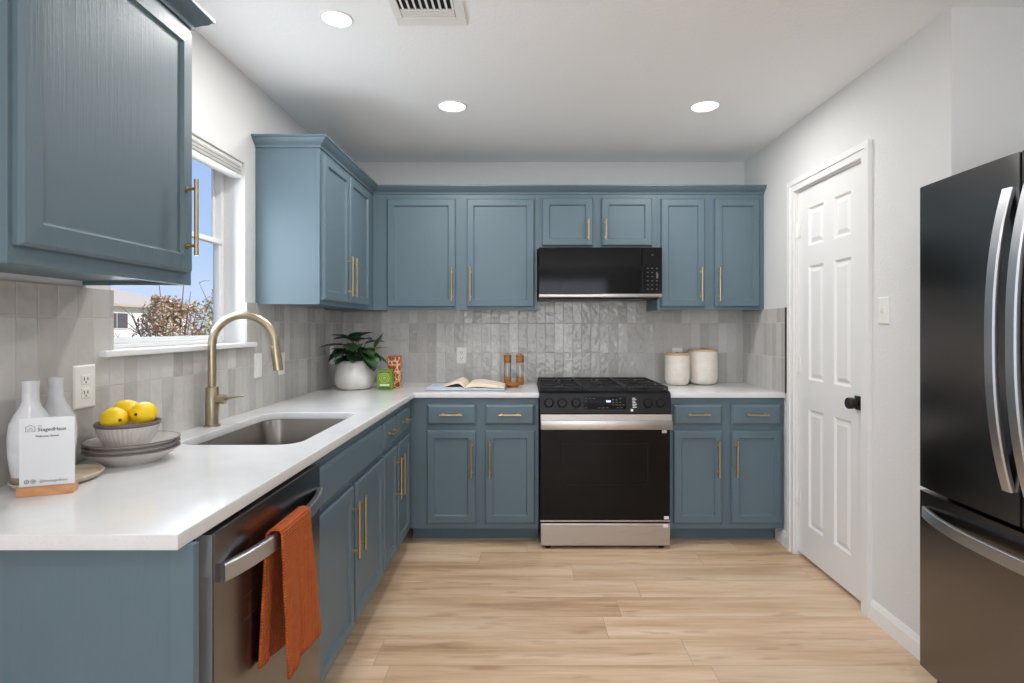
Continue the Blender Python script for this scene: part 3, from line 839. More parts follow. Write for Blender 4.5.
# --- worktops
hole = [(p.x, p.y) for p in rrect((-1.155 - 0.75) / 2, (1.87 + 2.575) / 2, 0.405, 0.705, 0.075, 0)]
bm = flat_slab([[(XL + 0.0005, 1.06), (-0.645, 1.06), (-0.645, 3.345), (0.0885, 3.345), (0.0885, YB - 0.0005), (XL + 0.0005, YB - 0.0005)], hole], CT0, CT1, 0.003)
o = obj('countertop', bm, M['quartz'], None, 30, loc=(-0.96, 2.4, CT0)); tag(o, 'white quartz L-shaped countertop holding the sink, from the window wall to the oven', 'countertop')
bm = nb(); box(bm, 0.8525, XR - 0.0005, 3.345, YB - 0.0005, CT0, CT1, 0.003)
o = obj('countertop', bm, M['quartz'], None, 30, loc=(1.19, 3.66, CT0)); tag(o, 'short white quartz countertop under the two canisters, right of the oven', 'countertop')

# --- sink
t = thing('sink', (-0.9525, 2.2225, 0.66), 'undermount stainless steel sink bowl set in the white countertop', 'sink')
bm = nb(); cx, cy = -0.9525, 2.2225
rs = [rrect(cx, cy, 0.455, 0.755, 0.085, CT0 - 0.0015), rrect(cx, cy, 0.415, 0.715, 0.075, CT0 - 0.0005), rrect(cx, cy, 0.411, 0.711, 0.073, CT0 - 0.004),
      rrect(cx, cy, 0.405, 0.705, 0.07, 0.72), rrect(cx, cy, 0.395, 0.695, 0.07, 0.685), rrect(cx, cy, 0.36, 0.66, 0.06, 0.668),
      rrect(cx, cy, 0.10, 0.10, 0.049, 0.662)]
loft(bm, rs, False, True); ob = obj('bowl', bm, M['sink_steel'], t, 50, recalc=True)
bm = nb(); lathe(bm, (cx, cy, 0.6625), [(0.045, 0), (0.045, 0.003), (0.036, 0.004), (0.030, 0.001)], 32); obj('drain', bm, M['steel'], t, 40)

# --- faucet
fx, fy = -1.220, 2.225
t = thing('kitchen_faucet', (fx, fy, CT1), 'tall champagne brass gooseneck faucet standing behind the sink', 'faucet')
bm = nb(); lathe(bm, (fx, fy, CT1), [(0.031, 0.0), (0.031, 0.004), (0.028, 0.006), (0.0235, 0.0065), (0.0235, 0.150), (0.0225, 0.152), (0.017, 0.153)], 36); obj('base', bm, M['faucet'], t, 30)
bm = nb(); pts = [V((fx, fy, CT1 + 0.15 + 0.17 * i / 4)) for i in range(5)]
ra = 0.119; cz = CT1 + 0.315
dirv = V((0.995, 0.10, 0)).normalized()
for i in range(1, 27):
    a = math.pi - (math.pi + R(2)) * i / 26 
    pts.append(V((fx, fy, cz)) + dirv * (ra + ra * math.cos(a)) + Z * (ra * math.sin(a)))
tube(bm, pts, 0.0155, 20); obj('spout', bm, M['faucet'], t, 50)
bm = nb(); e0 = pts[-1]; dn = (pts[-1] - pts[-2]).normalized(); dn = (dn + dirv * 0.10).normalized()
tube(bm, [e0 + dn * k for k in (0, 0.001, 0.0015, 0.095, 0.097)], [0.0155, 0.0165, 0.0175, 0.0195, 0.017], 24); obj('spray_head', bm, M['faucet'], t, 40)
bm = nb(); hz = CT1 + 0.105
tube(bm, [V((fx + 0.018, fy, hz)), V((fx + 0.040, fy, hz))], 0.0175, 24); tube(bm, [V((fx + 0.0415, fy, hz)), V((fx + 0.052, fy, hz))], 0.0190, 24)
tube(bm, [V((fx + 0.048, fy, hz)), V((fx + 0.100, fy - 0.004, hz + 0.010)), V((fx + 0.128, fy - 0.006, hz + 0.012))], [0.0045, 0.0036, 0.0034], 12)
obj('lever', bm, M['faucet'], t, 40)

# ------------------------------------------------------------------ dishwasher
t = thing('dishwasher', (-0.95, 1.48, 0), 'stainless steel dishwasher under the countertop, bar handle with a rust towel', 'dishwasher')
dy0, dy1, dxf = 1.1755, 1.784, -0.640
bm = nb(); box(bm, XL + 0.02, -0.6805, dy0 + 0.004, dy1 - 0.002, 0.10, 0.862); obj('body', bm, M['gap'], t)
bm = nb(); box(bm, -0.680, dxf, dy0, dy1, 0.115, 0.860, 0.003); obj('door', bm, M['dw_steel'], t)
bm = nb(); box(bm, -0.679, dxf - 0.004, dy0 - 0.0008, dy0 - 0.0001, 0.118, 0.857); obj('door_side', bm, M['dw_side'], t, label='plain grey side of the door')
bm = nb(); box(bm, -0.72, -0.70, dy0 + 0.004, dy1, 0.0, 0.0995); box(bm, XL + 0.05, -0.72, dy0 + 0.02, dy0 + 0.05, 0, 0.0995); box(bm, XL + 0.05, -0.72, dy1 - 0.05, dy1 - 0.02, 0, 0.0995)
obj('toe_kick', bm, M['gap'], t)
bm = nb(); hy0, hy1 = 1.200, 1.772; HZ = 0.768
pts = []
for i in range(33):
    k = i / 32; pts.append((dxf + 0.003 + 0.036 * (1 - abs(2 * k - 1) ** 2.6), hy0 + (hy1 - hy0) * k, HZ))
sweep(bm, pts, Z, [(-0.018, -0.007), (0.018, -0.007), (0.020, -0.004), (0.020, 0.006), (0.017, 0.009), (-0.017, 0.009), (-0.020, 0.006), (-0.020, -0.004)])
obj('handle', bm, M['handle_steel'], t, 40)

# towel over the handle
def towel():
    bm = nb(); xb = dxf + 0.0375
    ztop = HZ + 0.0255
    prof = []
    # (x, z, y0, y1, wave) from the front hem, over the bar, down the back
    n1 = 26
    for i in range(n1 + 1):
        k = i / n1; z = 0.425 + (ztop - 0.010 - 0.425) * k
        prof.append((xb + 0.016 + 0.004 * (1 - k), z, 1.372 + 0.020 * (1 - k), 1.548 + 0.068 * (1 - k), 0.007 * (1 - k) ** 0.8))
    for a in (30, 60, 90, 120, 150):
        prof.append((xb + 0.002 + 0.0165 * math.cos(R(a)), ztop - 0.010 + 0.0125 * math.sin(R(a)), 1.370, 1.548, 0.0))
    for i in range(n1 + 1):
        k = i / n1; z = ztop - 0.010 - (ztop - 0.010 - 0.475) * k
        prof.append((xb - 0.0145 - 0.010 * k, z, 1.368 - 0.020 * k, 1.545 - 0.03 * k, 0.004 * k))
    cols = 30; g = []
    for (x, z, y0, y1, w) in prof:
        row = []
        for j in range(cols + 1):
            u = j / cols
            xx = x + w * (math.sin(u * 2 * math.pi * 1.35 + 0.6) * 0.8 + 0.25 * math.sin(u * 2 * math.pi * 3.1 + z * 6))
            zz = z - (6.0 * w * u if x < xb - 0.012 else 0.0)
            row.append(bm.verts.new((xx, y0 + (y1 - y0) * u + 0.6 * w * math.sin(u * 6.5), zz)))
        g.append(row)
    for a, b in zip(g, g[1:]):
        for j in range(cols): bm.faces.new((a[j], a[j + 1], b[j + 1], b[j]))
    o = obj('dish_towel', bm, M['towel'], None, 80, loc=(xb, 1.47, ztop))
    md = o.modifiers.new('thickness', 'SOLIDIFY'); md.thickness = 0.0055; md.offset = 1
    tag(o, 'rust orange waffle towel folded over the dishwasher handle', 'towel')
towel()

# ------------------------------------------------------------------ gas range
rx0, rx1 = 0.0925, 0.8495; ry = 3.290; ryb = YB - 0.012
t = thing('gas_range', (0.471, 3.62, 0), 'black and stainless slide-in gas oven with five burners, between the base cabinets', 'oven')
bm = nb(); box(bm, rx0, rx1, 3.325, ryb, 0.03, 0.905, 0.002); obj('body', bm, M['black'], t)
bm = nb(); box(bm, rx0 + 0.004, rx1 - 0.004, ry, 3.3245, 0.022, 0.150, 0.004); obj('storage_drawer', bm, M['steel'], t)
bm = nb(); box(bm, rx0 + 0.002, rx1 - 0.002, 3.300, 3.3245, 0.158, 0.696, 0.004); dd = obj('oven_door', bm, M['black_glass'], t)
bm = nb(); box(bm, rx0 + 0.002, rx1 - 0.002, 3.2995, 3.3002, 0.158, 0.1665); obj('chrome_strip', bm, M['steel'], dd)
bm = nb()   # ventilated window outline behind the glass
def fr(x0, x1, z0, z1, w, y):
    box(bm, x0, x1, y, y + 0.0006, z0, z0 + w); box(bm, x0, x1, y, y + 0.0006, z1 - w, z1); box(bm, x0, x0 + w, y, y + 0.0006, z0 + w, z1 - w); box(bm, x1 - w, x1, y, y + 0.0006, z0 + w, z1 - w)
fr(rx0 + 0.13, rx1 - 0.13, 0.37, 0.61, 0.0025, 3.2993)
obj('window_outline', bm, M['black'], dd)
bm = nb()   # full width flat handle
box(bm, rx0 + 0.001, rx1, 3.262, 3.3245, 0.745, 0.786, 0.004); obj('door_top_trim', bm, M['steel'], dd)
bm = nb(); box(bm, rx0 + 0.003, rx1 + 0.001, 3.250, 3.272, 0.699, 0.752, 0.005); box(bm, rx0 + 0.02, rx0 + 0.05, 3.272, 3.3, 0.705, 0.745); box(bm, rx1 - 0.05, rx1 - 0.02, 3.272, 3.3, 0.705, 0.745)
obj('handle', bm, M['steel'], dd, 40)
bm = nb()   # control panel, leaning back
prism(bm, [(rx0, 3.276, 0.790), (rx0, 3.296, 0.902), (rx0, 3.330, 0.914), (rx0, 3.330, 0.790)], X * (rx1 - rx0)); cp = obj('control_panel', bm, M['black'], t)
nrm = V((0, -0.985, 0.174)); up = V((0, 0.174, 0.985))
def cpp(x, z): return V((x, 3.276 + (z - 0.790) / 0.112 * 0.020, z))
for kx in (0.143, 0.219, 0.300, 0.712, 0.783):
    bm = nb(); lathe(bm, cpp(kx, 0.848), [(0.030, 0.0), (0.030, 0.004), (0.024, 0.006), (0.0225, 0.024), (0.020, 0.027)], 32, X, up, nrm)
    c = cpp(kx, 0.848) + nrm * 0.020
    p = [c - X * 0.0045 - up * 0.021, c + X * 0.0045 - up * 0.021, c + X * 0.0045 + up * 0.021, c - X * 0.0045 + up * 0.021]
    prism(bm, p, nrm * 0.013)
    obj('knob', bm, M['black'], cp, 35)
bm = nb(); a = cpp(0.345, 0.812) + nrm * 0.0004; prism(bm, [a, a + X * 0.245, a + X * 0.245 + up * 0.072, a + up * 0.072], nrm * 0.001); obj('touch_panel', bm, M['black_glass'], cp)
bm = nb(); a = cpp(0.475, 0.852) + nrm * 0.0016; prism(bm, [a, a + X * 0.026, a + X * 0.026 + up * 0.011, a + up * 0.011], nrm * 0.0004); obj('clock_display', bm, M['lcd'], cp)
for (mx, mz) in ((0.352, 0.872), (0.375, 0.873), (0.40, 0.872), (0.352, 0.858), (0.352, 0.820), (0.43, 0.820), (0.452, 0.820), (0.477, 0.820), (0.535, 0.820), (0.558, 0.820), (0.51, 0.836), (0.53, 0.836), (0.55, 0.836), (0.57, 0.836), (0.51, 0.850), (0.53, 0.850), (0.55, 0.850), (0.51, 0.864), (0.53, 0.864), (0.55, 0.870)):
    bm = nb(); a = cpp(mx, mz) + nrm * 0.0016; prism(bm, [a, a + X * 0.010, a + X * 0.010 + up * 0.0035, a + up * 0.0035], nrm * 0.0003); obj('key', bm, M['dim_mark'], cp)
bm = nb()
for q in range(7):
    a = cpp(0.626, 0.822 + q * 0.0085) + nrm * 0.0005; L = (0.024, 0.018, 0.026, 0.020, 0.016, 0.024, 0.018)[q]
    prism(bm, [a, a + X * L, a + X * L + up * 0.004, a + up * 0.004], nrm * 0.0003)
a = cpp(0.615, 0.800) + nrm * 0.0005; prism(bm, [a, a + X * 0.014, a + X * 0.014 + up * 0.014, a + up * 0.014], nrm * 0.0004)
obj('sticker', bm, M['sticker'], cp)
for (sx_, sz_, sy_) in ((0.800, 0.672, 3.2995), (0.812, 0.172, 3.2992), (0.805, 0.128, 3.2895)):
    bm = nb(); box(bm, sx_, sx_ + 0.028, sy_ - 0.0006, sy_, sz_, sz_ + 0.018); obj('sticker', bm, M['sticker'], t)
bm = nb(); box(bm, rx0 + 0.002, rx1 - 0.002, 3.332, ryb - 0.002, 0.9052, 0.915, 0.003); obj('cooktop', bm, M['black'], t)
# burners
for bx, by, br in ((0.225, 3.46, 0.045), (0.225, 3.78, 0.038), (0.471, 3.62, 0.052), (0.717, 3.46, 0.048), (0.717, 3.78, 0.036)):
    bm = nb(); lathe(bm, (bx, by, 0.9152), [(br, 0), (br, 0.006), (br * 0.82, 0.007), (br * 0.82, 0.012), (br * 0.8, 0.015), (br * 0.3, 0.016)], 28); obj('burner', bm, M['iron'], t, 35)
# cast-iron grates, three sections
for gx0, gx1 in ((rx0 + 0.004, 0.340), (0.344, 0.598), (0.602, rx1 - 0.004)):
    bm = nb(); gy0, gy1 = 3.336, ryb - 0.012; zt0, zt1 = 0.926, 0.938; w = 0.013
    cxm = (gx0 + gx1) / 2
    box(bm, gx0, gx1, gy0, gy0 + w, zt0, zt1, 0.003); box(bm, gx0, gx1, gy1 - w, gy1, zt0, zt1, 0.003)
    box(bm, gx0, gx0 + w, gy0 + w, gy1 - w, zt0, zt1, 0.002); box(bm, gx1 - w, gx1, gy0 + w, gy1 - w, zt0, zt1, 0.002)
    box(bm, gx0 + w, gx1 - w, 3.62 - w / 2, 3.62 + w / 2, zt0, zt1, 0.002)
    for yy in (3.46, 3.78):
        box(bm, gx0 + w, cxm - 0.022, yy - 0.005, yy + 0.005, zt0, zt1, 0.002); box(bm, cxm + 0.022, gx1 - w, yy - 0.005, yy + 0.005, zt0, zt1, 0.002)
        box(bm, cxm - 0.005, cxm + 0.005, yy + 0.022, yy + 0.145, zt0, zt1, 0.002); box(bm, cxm - 0.005, cxm + 0.005, yy - 0.118, yy - 0.022, zt0, zt1, 0.002)
    for xx in (gx0, gx1 - w):
        for yy in (gy0, gy1 - w): box(bm, xx, xx + w, yy, yy + w, 0.9152, zt0 + 0.001, 0.001)
    obj('grate', bm, M['iron'], t)
for xx in (rx0 + 0.03, rx1 - 0.065):
    for yy in (3.31, 3.85):
        bm = nb(); lathe(bm, (xx + 0.018, yy + 0.02, 0), [(0.018, 0), (0.018, 0.018), (0.010, 0.020), (0.010, 0.031)], 16); obj('foot', bm, M['black'], t, 40)

# ------------------------------------------------------------------ microwave
mx0, mx1, my, mz0, mz1 = 0.0900, 0.8535, 3.555, 1.462, 1.7855
t = thing('microwave', (0.471, 3.75, mz0), 'black over-the-range microwave with a steel strip along its bottom edge', 'microwave')
bm = nb(); box(bm, mx0 + 0.002, mx1 - 0.002, my + 0.030, YB - 0.010, mz0 + 0.004, mz1 - 0.001, 0.002); obj('body', bm, M['black'], t)
bm = nb(); box(bm, mx0 + 0.002, 0.7365, my, my + 0.0295, mz0 + 0.033, mz1 - 0.001, 0.004); obj('door', bm, M['black_glass'], t)
bm = nb(); box(bm, 0.738, mx1 + 0.009, my, my + 0.0295, mz0 + 0.033, mz1 - 0.001, 0.004); kp = obj('control_panel', bm, M['black_glass'], t)
marks = [(0.768 + i * 0.028, mz0 + 0.060 + j * 0.026, 0.010, 0.004) for i in range(3) for j in range(6)] + [(0.826, mz0 + 0.13, 0.012, 0.03), (0.797, mz1 - 0.05, 0.011, 0.004)]
for x, z, w, h in marks:
    bm = nb(); box(bm, x, x + w, my - 0.0006, my, z, z + h); obj('key', bm, M['dim_mark'], kp)
bm = nb(); box(bm, mx0 + 0.002, mx1 + 0.009, my - 0.006, my + 0.0295, mz0 + 0.010, mz0 + 0.0325, 0.006); obj('bottom_trim', bm, M['steel'], t, 40)
bm = nb(); box(bm, mx0 + 0.01, mx1 - 0.01, my + 0.004, my + 0.0295, mz0, mz0 + 0.0098); obj('vent_grille', bm, M['gap'], t)

# ------------------------------------------------------------------ refrigerator
gy1_, gy0_ = 2.030, 1.195; gxf = 1.404; seam = 1.605
t = thing('refrigerator', (1.85, 1.61, 0), 'black stainless french-door refrigerator with bottom freezer, at the right edge', 'refrigerator')
bm = nb(); box(bm, 1.505, 2.22, gy0_ + 0.006, gy1_ - 0.006, 0.04, 1.765, 0.004); box(bm, 1.52, 2.2, gy0_ + 0.03, gy1_ - 0.03, 0.0, 0.04); obj('body', bm, M['black'], t)
def fdoor(y0, y1, z0, z1, name):
    bm = nb(); n = 14; c = (gy0_ + gy1_) / 2; hw = (gy1_ - gy0_) / 2
    pts = []
    r_ = 0.010
    for i in range(n + 1):
        yy = y0 + (y1 - y0) * i / n
        bow = 0.010 * (1 - ((yy - c) / hw) ** 2)
        pts.append((gxf + 0.006 - bow, yy))
    ff = [(1.502, y1), (1.502, y0)]
    poly = [(pts[0][0] + 0.008, y0)] + [(pts[0][0] + 0.0015, y0 + 0.002)] + [(p[0], p[1]) for p in pts[1:-1]] + [(pts[-1][0] + 0.0015, y1 - 0.002), (pts[-1][0] + 0.008, y1)] + ff
    prism(bm, [(a, b, z0) for a, b in poly], Z * (z1 - z0))
    return obj(name, bm, M['blk_steel'], t, 30)
def vhandle(yc, z0, z1, parent):
    bm = nb(); pts = []; n = 36
    for i in range(n + 1):
        k = i / n; pts.append((gxf - 0.004 - 0.052 * (1 - abs(2 * k - 1) ** 2.4), yc, z0 + (z1 - z0) * k))
    sweep(bm, pts, Y, [(-0.016, -0.006), (0.016, -0.006), (0.018, -0.003), (0.018, 0.006), (0.014, 0.010), (-0.014, 0.010), (-0.018, 0.006), (-0.018, -0.003)])
    obj('handle', bm, M['handle_steel'], parent, 40, label='bowed stainless steel handle')
d1 = fdoor(seam + 0.0025, gy1_, 0.722, 1.783, 'door'); vhandle(seam + 0.036, 0.815, 1.685, d1)
d2 = fdoor(gy0_, seam - 0.0025, 0.722, 1.783, 'door'); vhandle(seam - 0.036, 0.815, 1.685, d2)
d3 = fdoor(gy0_, gy1_, 0.085, 0.708, 'freezer_drawer')
bm = nb(); pts = []
for i in range(41):
    k = i / 40; pts.append((gxf - 0.002 - 0.062 * (1 - abs(2 * k - 1) ** 2.6), gy0_ + 0.03 + (gy1_ - gy0_ - 0.065) * k, 0.640))
sweep(bm, pts, Z, [(-0.018, -0.006), (0.018, -0.006), (0.020, -0.003), (0.020, 0.006), (0.016, 0.010), (-0.016, 0.010), (-0.020, 0.006), (-0.020, -0.003)])
obj('handle', bm, M['handle_steel'], d3, 40, label='bowed stainless steel handle')
bm = nb(); box(bm, 1.46, 1.5045, gy0_ + 0.02, gy1_ - 0.02, 0.03, 0.080); obj('kick_grille', bm, M['gap'], t)

# ------------------------------------------------------------------ things on the left counter
ZC = CT1
# oval tray
t = nb(); tc = V((-1.168, 1.428, ZC))
def oval(z, a, b, n=48): return [tc + V((a * math.cos(2 * math.pi * i / n), b * math.sin(2 * math.pi * i / n), z)) for i in range(n)]
loft(t, [oval(0.0005, 0.066, 0.088), oval(0.004, 0.076, 0.098), oval(0.016, 0.086, 0.106), oval(0.018, 0.084, 0.104), oval(0.016, 0.080, 0.101), oval(0.0105, 0.075, 0.096), oval(0.010, 0.05, 0.08)])
o = obj('serving_tray', t, M['tray'], None, 40, loc=tc); tag(o, 'beige oval tray under the two white bottles on the left counter', 'tray')
# ceramic bottles
def bottle(x, y, label):
    t = thing('ceramic_bottle', (x, y, ZC + 0.0108), label, 'bottle', 'white ceramic bottles on the tray')
    z = ZC + 0.0108
    bm = nb(); prof = [(0.030, 0.030), (0.040, 0.040), (0.0465, 0.070), (0.0475, 0.110), (0.044, 0.142), (0.034, 0.165), (0.023, 0.182), (0.0185, 0.196), (0.0175, 0.232), (0.0190, 0.242), (0.0185, 0.246), (0.014, 0.246), (0.013, 0.20)]
    prof[0] = (0.0385, 0.018); prof[1] = (0.0420, 0.035)
    prof = [(a * 0.93, b) for a, b in prof]
    lathe(bm, (x, y, z), prof, 48, cap0=True); obj('body', bm, M['bottle'], t, 60)
    bm = nb(); lathe(bm, (x, y, z), [(0.0325, 0), (0.0345, 0.004), (0.0358, 0.0178)], 48); obj('foot', bm, M['bottle_foot'], t, 60, label='unglazed clay foot')
bottle(-1.199, 1.383, 'white ceramic bottle with narrow neck, the left one behind the counter sign')
bottle(-1.213, 1.474, 'white ceramic bottle with narrow neck, the right one nearer the wall outlet')

# sign in a wooden base
ang = math.atan2(0.039, 0.098); su = V((math.cos(ang), math.sin(ang), 0)); sn = V((math.sin(ang), -math.cos(ang), 0))
s0 = V((-1.149, 1.287, ZC + 0.0005)); L = 0.1055
t = thing('counter_sign', s0 + su * L / 2 - sn * 0.015, 'clear acrylic sign with grey print in a light wood base, at the left end', 'sign')
bm = nb(); pr = [(0.0, 0.0), (0.0, 0.014), (0.004, 0.019), (0.030, 0.019), (0.034, 0.014), (0.034, 0.0)]
prism(bm, [s0 - sn * a + Z * b for a, b in pr], su * L); obj('wood_base', bm, M['wood_sign'], t)
bm = nb(); p0 = s0 - sn * 0.013 + Z * 0.0195 + su * 0.001; w_, h_ = L - 0.002, 0.158
prism(bm, [p0, p0 + su * w_, p0 + su * w_ + Z * h_, p0 + Z * h_], -sn * 0.004); ac = obj('acrylic_panel', bm, M['acrylic'], t)
def text(body, u, z, size, align='CENTER', bold=0.0):
    cu = bpy.data.curves.new('lettering', 'FONT'); cu.body = body; cu.size = size; cu.align_x = align; cu.extrude = 0.0001; cu.offset = bold
    o = bpy.data.objects.new('lettering', cu); COL.objects.link(o)
    dg = bpy.context.evaluated_depsgraph_get(); me = bpy.data.meshes.new_from_object(o.evaluated_get(dg))
    bpy.data.objects.remove(o)
    rot = Matrix((su, Z, sn)).transposed().to_4x4()
    p = p0 + su * u + Z * z + sn * 0.0003
    me.transform(Matrix.Translation(p) @ rot)
    bm = nb(); bm.from_mesh(me); bpy.data.meshes.remove(me)
    obj('lettering', bm, M['ink'], ac, recalc=False)
text('THE', 0.034, 0.137, 0.0045, 'LEFT')
text('StagedHaus', 0.034, 0.1265, 0.0115, 'LEFT', 0.00018)
text('Welcome Home!', w_ / 2, 0.1130, 0.0062, 'CENTER', 0.00015)
text('@thestagedhaus', 0.037, 0.0085, 0.0080, 'LEFT')
bm = nb()   # small house emblem
def pt(u, z): return p0 + su * u + Z * z + sn * 0.0004
def stroke(pts, w, closed=False):
    n = len(pts); seq = range(n if closed else n - 1)
    for i in seq:
        a, b = V((pts[i][0], pts[i][1], 0)), V((pts[(i + 1) % n][0], pts[(i + 1) % n][1], 0)); d = (b - a).normalized(); q = V((-d.y, d.x, 0)) * w / 2; a2 = a - d * w / 2; b2 = b + d * w / 2
        prism(bm, [pt(*(a2 + q).xy), pt(*(b2 + q).xy), pt(*(b2 - q).xy), pt(*(a2 - q).xy)], sn * 0.0001)
stroke([(0.014, 0.1265), (0.012, 0.1265), (0.012, 0.1365), (0.0205, 0.1415), (0.029, 0.1365), (0.029, 0.1265), (0.027, 0.1265)], 0.0009)
stroke([(0.0155, 0.1265), (0.0155, 0.1305), (0.0205, 0.1360), (0.0255, 0.1305), (0.0255, 0.1265), (0.0155, 0.1265)], 0.0006)
stroke([(0.018, 0.129), (0.0205, 0.132), (0.023, 0.129)], 0.0006)
obj('emblem', bm, M['ink'], ac)
for cu_, rr in ((0.0135, 0.0042), (0.0255, 0.0042)):
    bm = nb(); stroke([(cu_ + rr * math.cos(2 * math.pi * i / 20), 0.0115 + rr * math.sin(2 * math.pi * i / 20)) for i in range(20)], 0.0011, True)
    stroke([(cu_ + 0.0014 * math.cos(2 * math.pi * i / 10), 0.0115 + 0.0014 * math.sin(2 * math.pi * i / 10)) for i in range(10)], 0.0009, True); obj('round_icon', bm, M['ink'], ac)

# plates, bowl, lemons
pc = (-1.128, 1.640)
def plate(k, label):
    z = ZC + 0.0005 + k * 0.0125
    t = thing('dinner_plate', (pc[0], pc[1], z), label, 'plate', 'stoneware plates stacked by the sink')
    R_ = 0.119
    bm = nb(); prof = [(0.055, 0.0), (0.070, 0.0), (0.072, 0.004), (0.087, 0.014), (0.105, 0.026), (R_ - 0.003, 0.0375), (R_ - 0.004, 0.0405), (0.103, 0.0305), (0.086, 0.0185), (0.073, 0.0095), (0.04, 0.008)]
    lathe(bm, (pc[0], pc[1], z), prof, 144, flute=(48, 0.006, 0.010, 0.030)); obj('dish', bm, M['plate'], t, 60)
    bm = nb(); lathe(bm, (pc[0], pc[1], z), [(R_ - 0.0032, 0.0370), (R_ - 0.0005, 0.0372), (R_, 0.0392), (R_ - 0.001, 0.0412), (R_ - 0.0045, 0.0408)], 144, cap0=False, cap1=False)
    bm2 = bm; obj('rim', bm2, M['rim'], t, 60, label='dark brown unglazed rim')
plate(0, 'grey stoneware plate at the bottom of the stack by the sink')
plate(1, 'grey stoneware plate in the middle of the stack by the sink')
plate(2, 'grey stoneware plate at the top of the stack, right under the lemon bowl')
bz = ZC + 0.0005 + 0.025 + 0.0096
bc = (-1.138, 1.636)
t = thing('ribbed_bowl', (bc[0], bc[1], bz), 'pale ribbed stoneware bowl of lemons on top of the plates', 'bowl')
bm = nb(); prof = [(0.036, 0.0), (0.040, 0.0), (0.041, 0.003), (0.055, 0.018), (0.068, 0.040), (0.0755, 0.062), (0.0775, 0.070), (0.0735, 0.070), (0.071, 0.060), (0.062, 0.040), (0.047, 0.018), (0.03, 0.010)]
lathe(bm, (bc[0], bc[1], bz), prof, 160, flute=(40, 0.012, 0.010, 0.064)); obj('dish', bm, M['plate'], t, 60)
bm = nb(); lathe(bm, (bc[0], bc[1], bz), [(0.0735, 0.0702), (0.0778, 0.0702), (0.0805, 0.073), (0.0815, 0.079), (0.0795, 0.082), (0.0765, 0.080), (0.0735, 0.072)], 96, cap0=False, cap1=False); obj('rim', bm, M['rim'], t, 60, label='dark grey unglazed rim')
def lemon(c, ax, label):
    c = V(c); ax = V(ax).normalized()
    a = ax.cross(Z).normalized(); b = ax.cross(a)
    t = thing('lemon', c, label, 'lemon', 'lemons in the bowl')
    bm = nb(); prof = []
    n = 22; Lh = 0.041; Rr = 0.0325
    for i in range(n + 1):
        th = math.pi * i / n
        h = -math.cos(th) * Lh; r_ = math.sin(th) * Rr
        if abs(math.cos(th)) > 0.90: h *= 1.0 + 0.8 * (abs(math.cos(th)) - 0.90)
        prof.append((max(r_, 0.0008), h))
    lathe(bm, c, prof, 32, a, b, ax); obj('peel', bm, M['lemon'], t, 80)
    bm = nb(); lathe(bm, c, [(0.0042, Lh * 1.05), (0.0046, Lh * 1.085), (0.003, Lh * 1.10), (0.001, Lh * 1.09)], 12, a, b, ax); obj('stem_end', bm, M['stem'], t, 50)
lemon((-1.150, 1.596, bz + 0.094), (0.80, -0.60, 0.02), 'front left lemon in the ribbed bowl, its dark stem end facing out')
lemon((-1.096, 1.640, bz + 0.104), (0.15, -0.99, 0.05), 'right-hand lemon in the ribbed bowl, dark stem end facing the camera')
lemon((-1.163, 1.668, bz + 0.106), (-0.95, 0.1, 0.15), 'back lemon in the ribbed bowl, behind the other two')
bm = nb(); 

# ------------------------------------------------------------------ corner: plant, boxes
px_, py_ = -1.060, 3.560
t = thing('potted_plant', (px_, py_, ZC), 'dark leafy plant in a round white pot in the counter corner', 'plant')
bm = nb(); lathe(bm, (px_, py_, ZC + 0.0005), [(0.075, 0), (0.098, 0.006), (0.114, 0.030), (0.119, 0.060), (0.116, 0.090), (0.106, 0.125), (0.096, 0.160), (0.093, 0.176), (0.089, 0.178), (0.086, 0.174), (0.088, 0.155)], 64, cap1=False); obj('pot', bm, M['pot'], t, 60)
bm = nb(); lathe(bm, (px_, py_, ZC + 0.150), [(0.0895, 0), (0.086, 0.006), (0.04, 0.012)], 32); obj('soil', bm, M['soil'], t, 60)
rnd = random.Random(5)
def leaf(bm, base, d, up_, L, Wd, droop, seg=8):
    """pointed oval blade, folded on its midrib, curving down"""
    d = V(d).normalized(); side = d.cross(up_).normalized(); p = V(base); rows = []
    cur = d.copy()
    for i in range(seg + 1):
        k = i / seg
        w = Wd * (math.sin(math.pi * k ** 0.75) ** 0.9) * 0.5 + 0.0004
        nn = side.cross(cur).normalized()
        rows.append([bm.verts.new(p - side * w + nn * w * 0.28), bm.verts.new(p), bm.verts.new(p + side * w + nn * w * 0.28)])
        cur = (cur - Z * droop / seg).normalized(); p = p + cur * (L / seg)
    for a, b in zip(rows, rows[1:]):
        bm.faces.new((a[0], a[1], b[1], b[0])); bm.faces.new((a[1], a[2], b[2], b[1]))
bl, bs, byl = nb(), nb(), nb()
c0 = V((px_, py_, ZC + 0.165))
specs = []
